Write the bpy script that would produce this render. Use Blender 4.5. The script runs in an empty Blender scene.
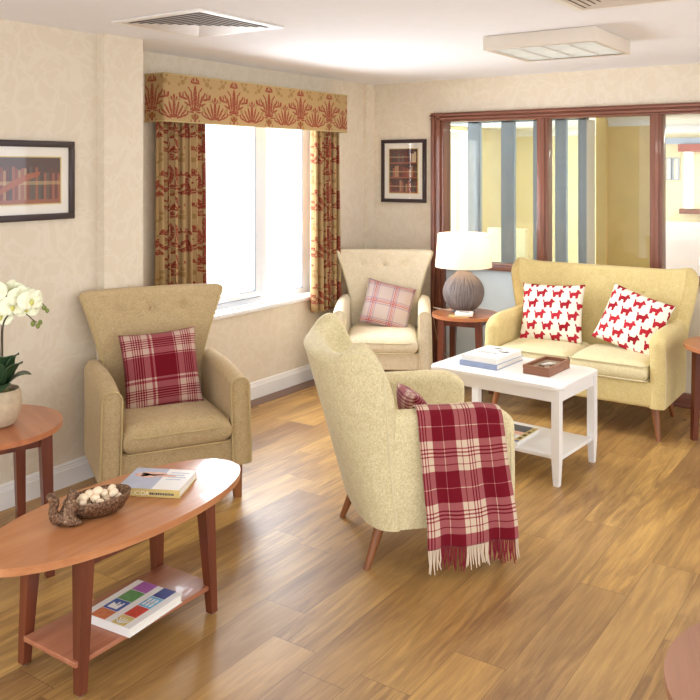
import bpy, bmesh, math, random
from mathutils import Vector, Matrix, Euler
random.seed(7)
sc = bpy.context.scene
COL = sc.collection
PI = math.pi
H = 1.65; FPX = 839.0; TH = math.atan(577/839)
CEIL = 2.37; XW = -3.97; XN = -3.685; YB = 6.10

def lin(c):
    return tuple(((v/255)/12.92 if v/255 <= 0.04045 else ((v/255+0.055)/1.055)**2.4) for v in c) + (1.0,)

# ---------------------------------------------------------------- materials
class NT:
    def __init__(s, name):
        s.m = bpy.data.materials.new(name); s.m.use_nodes = True
        s.t = s.m.node_tree; s.n = s.t.nodes; s.l = s.t.links
        s.b = s.n['Principled BSDF']; s.out = s.n['Material Output']
    def put(s, sock, v):
        if hasattr(v, 'is_linked') or isinstance(v, bpy.types.NodeSocket): s.l.new(v, sock)
        else: sock.default_value = v
    def math(s, op, a, b=None, c=None):
        n = s.n.new('ShaderNodeMath'); n.operation = op
        s.put(n.inputs[0], a)
        if b is not None: s.put(n.inputs[1], b)
        if c is not None: s.put(n.inputs[2], c)
        return n.outputs[0]
    def coord(s, kind='Object'):
        return s.n.new('ShaderNodeTexCoord').outputs[kind]
    def mapping(s, vec, loc=(0,0,0), rot=(0,0,0), scale=(1,1,1), typ='POINT'):
        n = s.n.new('ShaderNodeMapping'); n.vector_type = typ
        s.l.new(vec, n.inputs['Vector'])
        n.inputs['Location'].default_value = loc; n.inputs['Rotation'].default_value = rot; n.inputs['Scale'].default_value = scale
        return n.outputs[0]
    def noise(s, vec, scale=5, detail=3, rough=0.5, dist=0.0):
        n = s.n.new('ShaderNodeTexNoise'); s.l.new(vec, n.inputs['Vector'])
        n.inputs['Scale'].default_value = scale; n.inputs['Detail'].default_value = detail
        n.inputs['Roughness'].default_value = rough; n.inputs['Distortion'].default_value = dist
        return n.outputs['Fac']
    def ramp(s, fac, stops, interp='LINEAR'):
        n = s.n.new('ShaderNodeValToRGB'); s.l.new(fac, n.inputs[0]); cr = n.color_ramp; cr.interpolation = interp
        while len(cr.elements) < len(stops): cr.elements.new(0.5)
        for e, (p, c) in zip(cr.elements, stops):
            e.position = p; e.color = c
        return n.outputs[0]
    def mix(s, fac, a, b, mode='MIX'):
        n = s.n.new('ShaderNodeMix'); n.data_type = 'RGBA'; n.blend_type = mode
        s.put(n.inputs[0], fac); s.put(n.inputs[6], a); s.put(n.inputs[7], b)
        return n.outputs[2]
    def sep(s, vec):
        n = s.n.new('ShaderNodeSeparateXYZ'); s.l.new(vec, n.inputs[0]); return n.outputs
    def comb(s, x=0.0, y=0.0, z=0.0):
        n = s.n.new('ShaderNodeCombineXYZ')
        for i, v in enumerate((x, y, z)): s.put(n.inputs[i], v)
        return n.outputs[0]
    def white(s, vec):
        n = s.n.new('ShaderNodeTexWhiteNoise'); n.noise_dimensions = '3D'; s.l.new(vec, n.inputs['Vector']); return n.outputs
    def bump(s, h, strength=0.3, dist=0.002):
        n = s.n.new('ShaderNodeBump'); s.l.new(h, n.inputs['Height'])
        n.inputs['Strength'].default_value = strength; n.inputs['Distance'].default_value = dist
        s.l.new(n.outputs[0], s.b.inputs['Normal'])
    def fin(s, col=None, rough=0.6, spec=0.5, metal=0.0):
        if col is not None: s.put(s.b.inputs['Base Color'], col)
        s.put(s.b.inputs['Roughness'], rough); s.b.inputs['Specular IOR Level'].default_value = spec
        s.b.inputs['Metallic'].default_value = metal
        return s.m

def plain(name, rgb, rough=0.5, spec=0.5, metal=0.0, var=0.06, scale=12):
    t = NT(name); c = lin(rgb)
    f = t.noise(t.coord(), scale, 3)
    lo = tuple(v*(1-var) for v in c[:3])+(1,); hi = tuple(min(1, v*(1+var)) for v in c[:3])+(1,)
    return t.fin(t.ramp(f, [(0.3, lo), (0.7, hi)]), rough, spec, metal)

def fabric(name, rgb, rgb2, speck=0.5, sc1=220, rough=0.9):
    t = NT(name); v = t.coord()
    a = t.noise(t.mapping(v, scale=(1, 1, 4)), sc1*0.5, 3, 0.7)
    b = t.noise(t.mapping(v, scale=(3, 3, 1)), sc1*0.4, 2, 0.6)
    big = t.noise(v, 26, 3, 0.6)
    f = t.math('MULTIPLY_ADD', a, 0.5, t.math('MULTIPLY_ADD', b, 0.35, t.math('MULTIPLY', big, 0.15)))
    w = 0.06 + 0.10*(1-speck)
    col = t.ramp(f, [(0.5-w, lin(rgb2)), (0.5+w, lin(rgb))])
    t.bump(f, 0.35, 0.003)
    t.b.inputs['Sheen Weight'].default_value = 0.15; t.b.inputs['Sheen Roughness'].default_value = 0.5
    return t.fin(col, rough, 0.2)

def wood(name, rgb, rgb2, axis=0, scale=1.0, rough=0.35, spec=0.5):
    t = NT(name); v = t.coord()
    s = [14, 14, 14]; s[axis] = 0.9
    m = t.mapping(v, scale=tuple(k*scale for k in s))
    f = t.noise(m, 2.2, 6, 0.62, 0.35)
    s2 = [90, 90, 90]; s2[axis] = 3
    g = t.noise(t.mapping(v, scale=tuple(k*scale for k in s2)), 2, 3, 0.6)
    col = t.ramp(f, [(0.3, lin(rgb2)), (0.68, lin(rgb))])
    col = t.mix(t.math('MULTIPLY', g, 0.35), col, lin(rgb2))
    t.bump(g, 0.08, 0.001)
    t.b.inputs['Coat Weight'].default_value = 0.15
    return t.fin(col, rough, spec)

def motif(t, vec, ells):
    """1 inside any of the ellipses (cx, cy, rx, ry, degrees)"""
    cur = None
    for (cx, cy, rx, ry, dg) in ells:
        m = t.mapping(vec, (cx, cy, 0), (0, 0, math.radians(dg)), (rx, ry, 1), 'TEXTURE')
        n = t.n.new('ShaderNodeVectorMath'); n.operation = 'LENGTH'; t.l.new(m, n.inputs[0]); d = n.outputs['Value']
        cur = d if cur is None else t.math('MINIMUM', cur, d)
    return t.math('LESS_THAN', cur, 1.0)

def tartan(name, size, stops, rough=0.95, weave=0.35, size_v=None):
    t = NT(name); o = t.sep(t.coord('UV'))
    cols = []
    for ax in (0, 1):
        f = t.math('FRACT', t.math('ADD', t.math('DIVIDE', o[ax], (size_v or size) if ax else size), 0.13 if ax else 0.0))
        cols.append(t.ramp(f, stops, 'CONSTANT'))
    tw = t.math('GREATER_THAN', t.math('FRACT', t.math('MULTIPLY', t.math('ADD', o[0], o[1]), 260)), 0.5)
    tw = t.math('MULTIPLY_ADD', tw, weave, 0.5-weave/2)
    g = t.mix(1.0, cols[0], cols[1], 'MULTIPLY')
    gm = t.n.new('ShaderNodeGamma'); t.l.new(g, gm.inputs[0]); gm.inputs[1].default_value = 0.5
    col = t.mix(0.22, gm.outputs[0], t.mix(tw, cols[0], cols[1]))
    nz = t.noise(t.coord('UV'), 500, 2)
    t.bump(nz, 0.3, 0.002)
    t.b.inputs['Sheen Weight'].default_value = 0.1
    return t.fin(col, rough, 0.15)

RED = lin((112, 14, 30)); CRM = lin((208, 186, 160)); RED2 = lin((130, 34, 48))
M = {}
M['tartan'] = tartan('tartan wool red and cream', 0.195, [
    (0, RED), (0.20, CRM), (0.212, RED), (0.44, CRM), (0.56, RED), (0.585, CRM), (0.62, RED), (0.645, CRM), (0.68, RED), (0.705, CRM), (0.82, RED), (0.835, CRM), (0.93, RED)], size_v=0.24)
CR2 = lin((196, 168, 152))
M['tartan_cushion'] = tartan('tartan cushion red', 0.26, [
    (0, RED), (0.27, CR2), (0.285, RED), (0.31, CR2), (0.43, RED), (0.45, CR2), (0.475, RED), (0.50, CR2), (0.52, RED), (0.55, CR2), (0.57, RED), (0.60, CR2), (0.62, RED), (0.64, CR2), (0.76, RED2), (0.81, CR2), (0.85, RED)])
PK = lin((160, 50, 68)); LG = lin((190, 172, 164)); PU = lin((150, 122, 138))
M['check'] = tartan('pale window check', 0.155, [(0, LG), (0.34, PU), (0.42, CRM), (0.45, PK), (0.50, CRM), (0.53, PK), (0.56, LG), (0.60, PU), (0.66, LG)], weave=0.2)

def floor_mat():
    t = NT('oak plank floor'); o = t.sep(t.coord()); W, L = 0.19, 1.30
    row = t.math('FLOOR', t.math('DIVIDE', o[0], W))
    off = t.white(t.comb(row, 3.3, 0.7))[0]
    yy = t.math('ADD', t.math('DIVIDE', o[1], L), off)
    idx = t.math('FLOOR', yy)
    rnd = t.white(t.comb(row, idx, 1.5))
    fx = t.math('FRACT', t.math('DIVIDE', o[0], W)); fy = t.math('FRACT', yy)
    ex = t.math('MINIMUM', fx, t.math('SUBTRACT', 1.0, fx)); ey = t.math('MINIMUM', fy, t.math('SUBTRACT', 1.0, fy))
    seam = t.math('MAXIMUM', t.math('LESS_THAN', ex, 0.009), t.math('LESS_THAN', ey, 0.0016))
    shift = t.math('MULTIPLY', rnd[0], 37.0)
    gv = t.comb(t.math('MULTIPLY', o[0], 13.0), t.math('MULTIPLY_ADD', o[1], 1.5, shift), shift)
    g = t.noise(gv, 1.0, 6, 0.66, 1.6)
    gv2 = t.comb(t.math('MULTIPLY', o[0], 95.0), t.math('MULTIPLY_ADD', o[1], 4.0, shift), shift)
    g2 = t.noise(gv2, 1.0, 4, 0.6, 0.4)
    cloud = t.noise(t.comb(t.math('MULTIPLY', o[0], 2.2), t.math('MULTIPLY_ADD', o[1], 1.1, shift), shift), 1.0, 2)
    base = t.ramp(rnd[0], [(0.0, lin((158, 118, 70))), (0.25, lin((196, 152, 84))), (0.5, lin((174, 134, 80))), (0.75, lin((204, 162, 94))), (1.0, lin((150, 112, 68)))])
    col = t.mix(t.math('MULTIPLY', t.ramp(g, [(0.40, (0,0,0,1)), (0.60, (1,1,1,1))]), 0.60), base, lin((112, 76, 44)))
    col = t.mix(t.math('MULTIPLY', t.ramp(g2, [(0.42, (0,0,0,1)), (0.62, (1,1,1,1))]), 0.40), col, lin((110, 76, 48)))
    col = t.mix(t.math('MULTIPLY', t.ramp(cloud, [(0.4, (0,0,0,1)), (0.7, (1,1,1,1))]), 0.35), col, lin((218, 176, 104)))
    # small knots
    vo = t.n.new('ShaderNodeTexVoronoi'); t.l.new(t.comb(t.math('MULTIPLY', o[0], 2.6), t.math('MULTIPLY', o[1], 1.3), 0.0), vo.inputs['Vector']); vo.inputs['Scale'].default_value = 1.0
    kn = t.ramp(vo.outputs['Distance'], [(0.0, (1,1,1,1)), (0.02, (1,1,1,1)), (0.055, (0,0,0,1))])
    col = t.mix(t.math('MULTIPLY', kn, 0.7), col, lin((92, 60, 40)))
    col = t.mix(t.math('MULTIPLY', seam, 0.45), col, lin((96, 64, 42)))
    t.bump(t.math('MULTIPLY_ADD', seam, -1.0, t.math('MULTIPLY', g2, 0.25)), 0.12, 0.002)
    return t.fin(col, t.math('MULTIPLY_ADD', g, 0.16, 0.32), 0.5)
M['floor'] = floor_mat()

def wallpaper():
    t = NT('cream vine wallpaper'); v = t.coord()
    n1 = t.noise(v, 3.6, 2, 0.5, 1.4); n2 = t.noise(t.mapping(v, (3, 5, 1)), 6.5, 2, 0.5, 1.0)
    band = t.ramp(n1, [(0.455, (0,0,0,1)), (0.485, (1,1,1,1)), (0.51, (1,1,1,1)), (0.54, (0,0,0,1))])
    band2 = t.ramp(n2, [(0.46, (0,0,0,1)), (0.49, (1,1,1,1)), (0.52, (1,1,1,1)), (0.55, (0,0,0,1))])
    f = t.math('MULTIPLY', t.math('MAXIMUM', band, band2), 0.30)
    return t.fin(t.mix(f, lin((223, 210, 188)), lin((236, 228, 212))), 0.75, 0.3)
M['paper'] = wallpaper()
M['ceiling'] = plain('white ceiling paint', (240, 241, 246), 0.9, 0.2, var=0.01)
M['white'] = plain('white gloss paint', (240, 238, 234), 0.35, var=0.01)
M['upvc'] = plain('white window plastic', (232, 238, 246), 0.3, var=0.01)
M['seal'] = plain('grey window seal', (120, 132, 150), 0.5)
M['mahog'] = wood('mahogany joinery', (146, 92, 70), (108, 62, 46), 2, 1.0, 0.4)
M['mahog_h'] = wood('mahogany joinery across', (150, 94, 72), (108, 62, 46), 0, 1.0, 0.4)
M['panel_blue'] = plain('pale blue painted panel', (206, 220, 228), 0.6, var=0.02)
M['panel_cream'] = plain('cream painted panel', (232, 222, 198), 0.6, var=0.02)
M['table_top'] = wood('cherry veneer top', (206, 146, 98), (172, 108, 66), 1, 0.55, 0.34)
M['table_top_x'] = wood('cherry veneer top cross', (196, 128, 84), (164, 96, 60), 0, 0.55, 0.3)
M['table_leg'] = wood('cherry stained leg', (126, 64, 38), (86, 38, 24), 2, 0.8, 0.35)
M['shelf'] = wood('cherry shelf', (190, 128, 96), (154, 92, 64), 1, 0.6, 0.35)
M['oak_leg'] = wood('oak leg', (160, 100, 56), (120, 70, 36), 2, 1.0, 0.45)
M['fab_tan'] = fabric('tan chenille', (206, 183, 142), (176, 150, 106))
M['fab_cream'] = fabric('cream chenille', (238, 228, 204), (214, 198, 164))
M['fab_pale'] = fabric('pale lemon chenille', (232, 221, 180), (200, 184, 138), 0.7, 200)
M['fab_lemon'] = fabric('lemon chenille', (228, 211, 154), (204, 182, 120))
M['fab_seat'] = fabric('lemon chenille seat', (234, 224, 184), (212, 196, 148))
M['piping_tan'] = plain('tan piping', (194, 172, 122), 0.8)
M['piping_lemon'] = plain('lemon piping', (216, 204, 166), 0.8)
M['black'] = plain('dark brown picture frame', (52, 34, 34), 0.35)
M['mat'] = plain('ivory mount board', (238, 232, 220), 0.8, var=0.01)
M['metal'] = plain('brushed metal', (170, 168, 160), 0.35, metal=0.9)
M['grey_plastic'] = plain('glide', (150, 140, 125), 0.5)

def glass(name, tint=(1, 1, 1, 1), mixf=0.06):
    t = NT(name); t.n.remove(t.b)
    tr = t.n.new('ShaderNodeBsdfTransparent'); tr.inputs[0].default_value = tint
    gl = t.n.new('ShaderNodeBsdfGlossy'); gl.inputs['Roughness'].default_value = 0.02
    lw = t.n.new('ShaderNodeLayerWeight'); lw.inputs[0].default_value = 0.5
    fr = t.math('MULTIPLY_ADD', t.math('POWER', lw.outputs['Facing'], 5.0), 0.9, 0.03)
    mx = t.n.new('ShaderNodeMixShader')
    t.l.new(fr, mx.inputs[0]); t.l.new(tr.outputs[0], mx.inputs[1]); t.l.new(gl.outputs[0], mx.inputs[2])
    t.l.new(mx.outputs[0], t.out.inputs[0]); return t.m
M['glass'] = glass('clear window glass')
M['glass_int'] = glass('internal glazing', (0.93, 0.97, 0.95, 1))

def curtain_mat():
    t = NT('gold damask curtain cloth'); uv = t.coord('UV'); o = t.sep(uv)
    P = 0.36
    fu = t.math('SUBTRACT', t.math('FRACT', t.math('DIVIDE', o[0], P)), 0.5)
    fv = t.math('SUBTRACT', t.math('FRACT', t.math('DIVIDE', o[1], P)), 0.5)
    cell = t.comb(t.math('DIVIDE', t.math('ABSOLUTE', fu), 1.75), t.math('DIVIDE', fv, 1.5), 0.0)
    fu2 = t.math('SUBTRACT', t.math('FRACT', t.math('ADD', t.math('DIVIDE', o[0], P), 0.5)), 0.5)
    fv2 = t.math('SUBTRACT', t.math('FRACT', t.math('ADD', t.math('DIVIDE', o[1], P), 0.22)), 0.5)
    cell2 = t.comb(t.math('DIVIDE', t.math('ABSOLUTE', fu2), 1.75), t.math('DIVIDE', fv2, 1.5), 0.0)
    A = [(0, 0.0, .026, .15, 0), (.045, -.02, .014, .11, -6), (.078, -.045, .013, .085, -16), (0, -.135, .075, .020, 0), (.05, -.165, .035, .010, 0), (.15, -.01, .065, .013, 10), (.105, -.075, .05, .012, 25),
         (.205, .02, .018, .035, -10), (.125, .035, .012, .045, -28), (.165, .03, .010, .035, 0), (0, .175, .05, .014, 0), (.045, .195, .012, .032, 25), (.018, .215, .009, .030, 0), (.08, .10, .010, .035, -35)]
    B = [(0, .02, .020, .10, 0), (.045, .01, .014, .09, -14), (.085, -.01, .013, .075, -30), (.125, -.035, .012, .055, -45), (0, -.075, .06, .020, 0), (.08, -.085, .05, .012, 18), (.15, -.06, .045, .011, 25), (.185, -.025, .012, .025, 0),
         (0, .145, .016, .03, 0), (.032, .125, .010, .03, -22)]
    G = [(.17, .17, .03, .03, 0), (.22, .14, .018, .02, 0), (.19, .23, .018, .02, 0), (.13, .22, .014, .03, 30), (0, -.215, .06, .04, 0), (.12, -.12, .02, .04, 35), (0, .27, .05, .012, 0), (.03, .30, .012, .03, -30), (.22, -.03, .02, .012, 0)]
    fv3 = t.math('SUBTRACT', t.math('FRACT', t.math('ADD', t.math('DIVIDE', o[1], P), 0.5)), 0.5)
    cell3 = t.comb(t.math('DIVIDE', t.math('ABSOLUTE', fu), 1.6), t.math('DIVIDE', fv3, 1.3), 0.0)
    red = t.math('MAXIMUM', t.math('MAXIMUM', motif(t, cell, A), motif(t, cell2, B)), motif(t, cell3, B))
    grn = motif(t, cell, G)
    brk = t.noise(uv, 150, 2, 0.6)
    red = t.math('MULTIPLY', red, t.ramp(brk, [(0.38, (0.15,)*3+(1,)), (0.46, (1,1,1,1))]))
    weave = t.noise(uv, 600, 2)
    base = t.ramp(weave, [(0.35, lin((178, 146, 100))), (0.65, lin((206, 176, 128)))])
    col = t.mix(t.math('MULTIPLY', grn, 0.6), base, lin((150, 116, 60)))
    col = t.mix(t.math('MULTIPLY', red, 0.9), col, lin((146, 40, 34)))
    t.bump(weave, 0.2, 0.001)
    m = t.fin(col, 0.8, 0.3)
    tr = t.n.new('ShaderNodeBsdfTranslucent'); t.l.new(col, tr.inputs[0])
    mx = t.n.new('ShaderNodeMixShader'); mx.inputs[0].default_value = 0.18
    t.l.new(t.b.outputs[0], mx.inputs[1]); t.l.new(tr.outputs[0], mx.inputs[2]); t.l.new(mx.outputs[0], t.out.inputs[0])
    return m
M['curtain'] = curtain_mat()

def dog_mat():
    t = NT('terrier print cotton'); uv = t.coord('UV'); o = t.sep(uv); PU_, PV = 0.114, 0.076
    row = t.math('FLOOR', t.math('DIVIDE', o[1], PV))
    sh = t.math('MULTIPLY', row, 0.5)
    fu = t.math('SUBTRACT', t.math('FRACT', t.math('ADD', t.math('DIVIDE', o[0], PU_), sh)), 0.5)
    fv = t.math('SUBTRACT', t.math('FRACT', t.math('DIVIDE', o[1], PV)), 0.5)
    c = t.comb(t.math('MULTIPLY', fu, PU_), t.math('MULTIPLY', fv, PV), 0.0)
    s = 0.00134
    E = [(-2, 1, 21, 10, 0), (13, 3, 10, 12, 10), (20, 13, 11, 8, -10), (27, 11, 8, 5, -12), (14, 22, 3, 6, 10), (20, 22, 3, 6, -5),
         (-17, -12, 5, 12, 8), (-10, -11, 4, 10, 0), (11, -12, 4, 11, 0), (17, -12, 4, 10, -5), (-23, 12, 4, 9, 20), (-14, -2, 10, 10, 0)]
    d = motif(t, c, [(a*s, b*s, r*s, q*s, g) for a, b, r, q, g in E])
    tone = t.white(t.comb(row, t.math('FLOOR', t.math('ADD', t.math('DIVIDE', o[0], PU_), sh)), 2.0))[0]
    red = t.ramp(tone, [(0.0, lin((150, 22, 36))), (1.0, lin((190, 44, 60)))])
    t.bump(t.noise(uv, 500, 2), 0.2, 0.001)
    return t.fin(t.mix(d, lin((244, 238, 222)), red), 0.9, 0.2)
M['dogs'] = dog_mat()

def books_art(name, rows, cols, w, h, plus=False):
    t = NT(name); o = t.sep(t.coord('UV'))
    u = t.math('MULTIPLY', o[0], cols); r = t.math('FLOOR', t.math('MULTIPLY', o[1], rows)); fv = t.math('FRACT', t.math('MULTIPLY', o[1], rows))
    cid = t.math('FLOOR', t.math('ADD', u, t.math('MULTIPLY', r, 0.37)))
    rn = t.white(t.comb(cid, r, 5.0))
    fu = t.math('FRACT', t.math('ADD', u, t.math('MULTIPLY', r, 0.37)))
    col = t.ramp(rn[0], [(0, lin((96, 40, 34))), (.2, lin((150, 84, 62))), (.4, lin((88, 76, 66))), (.55, lin((164, 122, 90))), (.7, lin((70, 52, 50))), (.85, lin((130, 60, 48))), (.95, lin((206, 184, 150)))], 'CONSTANT')
    top = t.math('MULTIPLY_ADD', t.white(t.comb(cid, r, 9.0))[0], 0.25, 0.62)
    above = t.math('GREATER_THAN', fv, top)
    col = t.mix(above, col, lin((74, 44, 38)))
    edge = t.math('LESS_THAN', fu, 0.12)
    col = t.mix(t.math('MULTIPLY', edge, 0.6), col, lin((50, 30, 28)))
    band = t.math('LESS_THAN', t.math('ABSOLUTE', t.math('SUBTRACT', fv, 0.45)), 0.04)
    col = t.mix(t.math('MULTIPLY', band, 0.4), col, lin((210, 180, 130)))
    shelf = t.math('LESS_THAN', fv, 0.09)
    col = t.mix(shelf, col, lin((150, 84, 60)))
    return t.fin(col, 0.35, 0.5)
M['art_wide'] = books_art('bookcase picture wide', 1, 34, 1, 1)
M['art_tall'] = books_art('bookcase picture tall', 3, 14, 1, 1)

def shade_mat():
    t = NT('linen lamp shade'); c = t.ramp(t.noise(t.mapping(t.coord(), scale=(1, 1, 5)), 120, 2), [(0.3, lin((240, 228, 214))), (0.7, lin((250, 242, 232)))])
    t.fin(c, 0.9, 0.1)
    tr = t.n.new('ShaderNodeBsdfTranslucent'); t.l.new(c, tr.inputs[0])
    mx = t.n.new('ShaderNodeMixShader'); mx.inputs[0].default_value = 0.45
    t.l.new(t.b.outputs[0], mx.inputs[1]); t.l.new(tr.outputs[0], mx.inputs[2]); t.l.new(mx.outputs[0], t.out.inputs[0]); return t.m
M['shade'] = shade_mat()
def lampbase_mat():
    t = NT('ribbed driftwood lamp base'); v = t.coord()
    o = t.sep(v); ang = t.math('ARCTAN2', o[1], o[0])
    f = t.noise(t.comb(t.math('MULTIPLY', ang, 22.0), t.math('MULTIPLY', o[2], 7.0), 0.0), 1.0, 4, 0.7)
    t.bump(f, 0.8, 0.004)
    return t.fin(t.ramp(f, [(0.35, lin((72, 64, 64))), (0.5, lin((112, 102, 100))), (0.68, lin((150, 138, 132)))]), 0.6, 0.3)
M['lampbase'] = lampbase_mat()
def emis(name, rgb, st):
    t = NT(name); t.b.inputs['Emission Color'].default_value = lin(rgb); t.b.inputs['Emission Strength'].default_value = st
    return t.fin(lin(rgb), 0.5)
M['bulb'] = emis('lit bulb', (255, 214, 150), 3)
M['tube'] = emis('fluorescent tube', (255, 250, 240), 1.6)
M['louvre'] = plain('mirror louvre', (225, 225, 222), 0.25, metal=0.5)
M['vent_shade'] = plain('vent recess shade', (96, 84, 78), 0.8)
M['vent'] = plain('vent blade', (216, 208, 200), 0.5)
M['fixture'] = plain('light casing', (224, 214, 200), 0.5, var=0.01)
def bronze_mat():
    t = NT('antique bronze'); f = t.noise(t.coord(), 160, 3, 0.7)
    t.bump(f, 0.9, 0.004)
    return t.fin(t.ramp(f, [(0.35, lin((66, 44, 32))), (0.55, lin((128, 96, 70))), (0.75, lin((190, 162, 132)))]), 0.4, 0.5, 0.55)
M['bronze'] = bronze_mat()
M['nut'] = plain('shelled nut', (246, 222, 190), 0.6, var=0.12, scale=60)
M['petal'] = plain('orchid petal', (246, 248, 216), 0.6, var=0.04, scale=30)
M['petal_c'] = plain('orchid lip', (214, 208, 110), 0.6)
M['stem'] = plain('orchid stem', (76, 66, 40), 0.6)
M['bud'] = plain('orchid bud', (122, 132, 62), 0.5)
M['leaf'] = plain('orchid leaf', (52, 76, 46), 0.35, var=0.2, scale=8)
M['pot'] = plain('stone plant pot', (190, 170, 140), 0.85, var=0.12, scale=40)
M['moss'] = plain('moss', (130, 132, 84), 0.95, var=0.4, scale=60)
M['paper_w'] = plain('book pages', (240, 236, 226), 0.8, var=0.03, scale=200)
M['blue_spine'] = plain('blue grey book cloth', (150, 164, 196), 0.5)
M['book_white'] = plain('white book cover', (238, 236, 232), 0.35, var=0.01)
M['book_yel'] = plain('mustard book jacket', (206, 184, 116), 0.4)
M['greyblue'] = plain('grey blue cover', (176, 182, 200), 0.4)
M['ink'] = plain('dark ink', (70, 72, 78), 0.5)
M['skin'] = plain('cover blush print', (226, 180, 160), 0.5, var=0.15, scale=40)
M['spine_txt'] = plain('cream lettering', (244, 236, 200), 0.5)
for nm, c in dict(or_=(206, 112, 62), bl=(48, 84, 160), gr=(86, 150, 84), pu=(172, 96, 178), ye=(214, 190, 112), rd=(206, 66, 52), db=(42, 60, 136), lb=(110, 180, 214), pg=(170, 206, 160)).items():
    M['ink_'+nm] = plain('cover print '+nm, c, 0.4, var=0.15, scale=60)
M['box_wood'] = wood('walnut box', (156, 104, 76), (120, 74, 52), 0, 1.5, 0.45)
M['box_in'] = plain('box lining', (150, 132, 110), 0.8, var=0.25, scale=60)
M['yellow_wall'] = plain('yellow painted wall', (234, 206, 140), 0.8, var=0.05, scale=3)
M['pale_wall'] = plain('pale yellow painted wall', (240, 226, 190), 0.8, var=0.03, scale=3)
M['post'] = plain('blue grey aluminium', (170, 184, 208), 0.4, var=0.02)
M['haze'] = plain('pale lilac painted haze', (222, 214, 220), 0.6, var=0.05, scale=3)
M['beads'] = plain('white beads', (248, 246, 240), 0.4, var=0.02)
M['pelmet_red'] = plain('brick red pelmet', (172, 96, 82), 0.8)
M['cord'] = plain('lamp flex', (196, 176, 150), 0.5)

# ---------------------------------------------------------------- mesh helpers
def link(name, me, mat, parent=None, loc=None, rot=None):
    o = bpy.data.objects.new(name, me); COL.objects.link(o)
    if mat is not None:
        for m in (mat if isinstance(mat, (list, tuple)) else [mat]): me.materials.append(m)
    if parent: o.parent = parent
    if loc is not None: o.location = loc
    if rot is not None: o.rotation_euler = rot
    return o
def from_bm(name, bm, mat, parent=None, smooth=False, loc=None, rot=None, angle=40):
    bmesh.ops.remove_doubles(bm, verts=bm.verts, dist=1e-6)
    bmesh.ops.recalc_face_normals(bm, faces=bm.faces)
    me = bpy.data.meshes.new(name); 
    if smooth:
        for f in bm.faces: f.smooth = True
        for e in bm.edges:
            if len(e.link_faces) == 2 and e.calc_face_angle(0) > math.radians(angle): e.smooth = False
    bm.to_mesh(me); bm.free()
    return link(name, me, mat, parent, loc, rot)
def box(bm, x0, x1, y0, y1, z0, z1, bevel=0.0, seg=2, mi=0, mtx=None):
    r = bmesh.ops.create_cube(bm, size=1.0)
    vs = r['verts']
    for v in vs:
        v.co = Vector(((x0+x1)/2+v.co.x*(x1-x0), (y0+y1)/2+v.co.y*(y1-y0), (z0+z1)/2+v.co.z*(z1-z0)))
    if mtx is not None:
        for v in vs: v.co = mtx @ v.co
    fs = set(f for v in vs for f in v.link_faces)
    for f in fs: f.material_index = mi
    if bevel > 0:
        es = list(set(e for v in vs for e in v.link_edges))
        bmesh.ops.bevel(bm, geom=es, offset=bevel, segments=seg, profile=0.5, affect='EDGES')
def bx(name, mat, dims, parent=None, bevel=0.0, seg=2, loc=None, rot=None):
    bm = bmesh.new(); box(bm, *dims, bevel=bevel, seg=seg)
    return from_bm(name, bm, mat, parent, smooth=bevel > 0, loc=loc, rot=rot, angle=50)
def prism(bm, pts, z0, z1, mi=0, bevel=0.0, seg=3):
    """closed xy outline extruded between two heights"""
    lo = [bm.verts.new((p[0], p[1], z0)) for p in pts]; hi = [bm.verts.new((p[0], p[1], z1)) for p in pts]
    n = len(pts)
    fs = [bm.faces.new(lo[::-1]), bm.faces.new(hi)]
    for i in range(n): fs.append(bm.faces.new((lo[i], lo[(i+1) % n], hi[(i+1) % n], hi[i])))
    for f in fs: f.material_index = mi
    if bevel > 0:
        es = [e for e in list(fs[0].edges)+list(fs[1].edges)]
        bmesh.ops.bevel(bm, geom=es, offset=bevel, segments=seg, profile=0.5, affect='EDGES')
def taper(bm, c0, c1, h0, h1, seg=4, roundness=False):
    """leg from c0 (bottom) to c1 (top), half sizes h0,h1; square or round"""
    n = 16 if roundness else 4
    rings = []
    for c, h in ((c0, h0), (c1, h1)):
        ring = []
        for i in range(n):
            a = 2*PI*i/n + (0 if roundness else PI/4); k = 1 if roundness else math.sqrt(2)
            hx, hy = h if isinstance(h, tuple) else (h, h)
            ring.append(bm.verts.new((c[0]+math.cos(a)*hx*k, c[1]+math.sin(a)*hy*k, c[2])))
        rings.append(ring)
    for i in range(n): bm.faces.new((rings[0][i], rings[0][(i+1) % n], rings[1][(i+1) % n], rings[1][i]))
    bm.faces.new(rings[0][::-1]); bm.faces.new(rings[1])
def tube(bm, pts, r, n=8, closed=False, mi=0):
    pts = [Vector(p) for p in pts]; rings = []; up = Vector((0, 0, 1)); N = len(pts)
    prev = None
    for i, p in enumerate(pts):
        if closed: d = (pts[(i+1) % N]-pts[i-1])
        else: d = (pts[min(i+1, N-1)]-pts[max(i-1, 0)])
        d.normalize()
        if prev is None:
            a = up if abs(d.z) < 0.9 else Vector((1, 0, 0)); prev = d.cross(a).normalized()
        x = (prev - d*prev.dot(d)).normalized(); prev = x; y = d.cross(x)
        rr = r[i] if isinstance(r, (list, tuple)) else r
        rings.append([bm.verts.new(p+(x*math.cos(2*PI*k/n)+y*math.sin(2*PI*k/n))*rr) for k in range(n)])
    for i in range(N if closed else N-1):
        a, b = rings[i], rings[(i+1) % N]
        for k in range(n):
            f = bm.faces.new((a[k], a[(k+1) % n], b[(k+1) % n], b[k])); f.material_index = mi
    if not closed:
        bm.faces.new(rings[0][::-1]); bm.faces.new(rings[-1])
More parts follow.
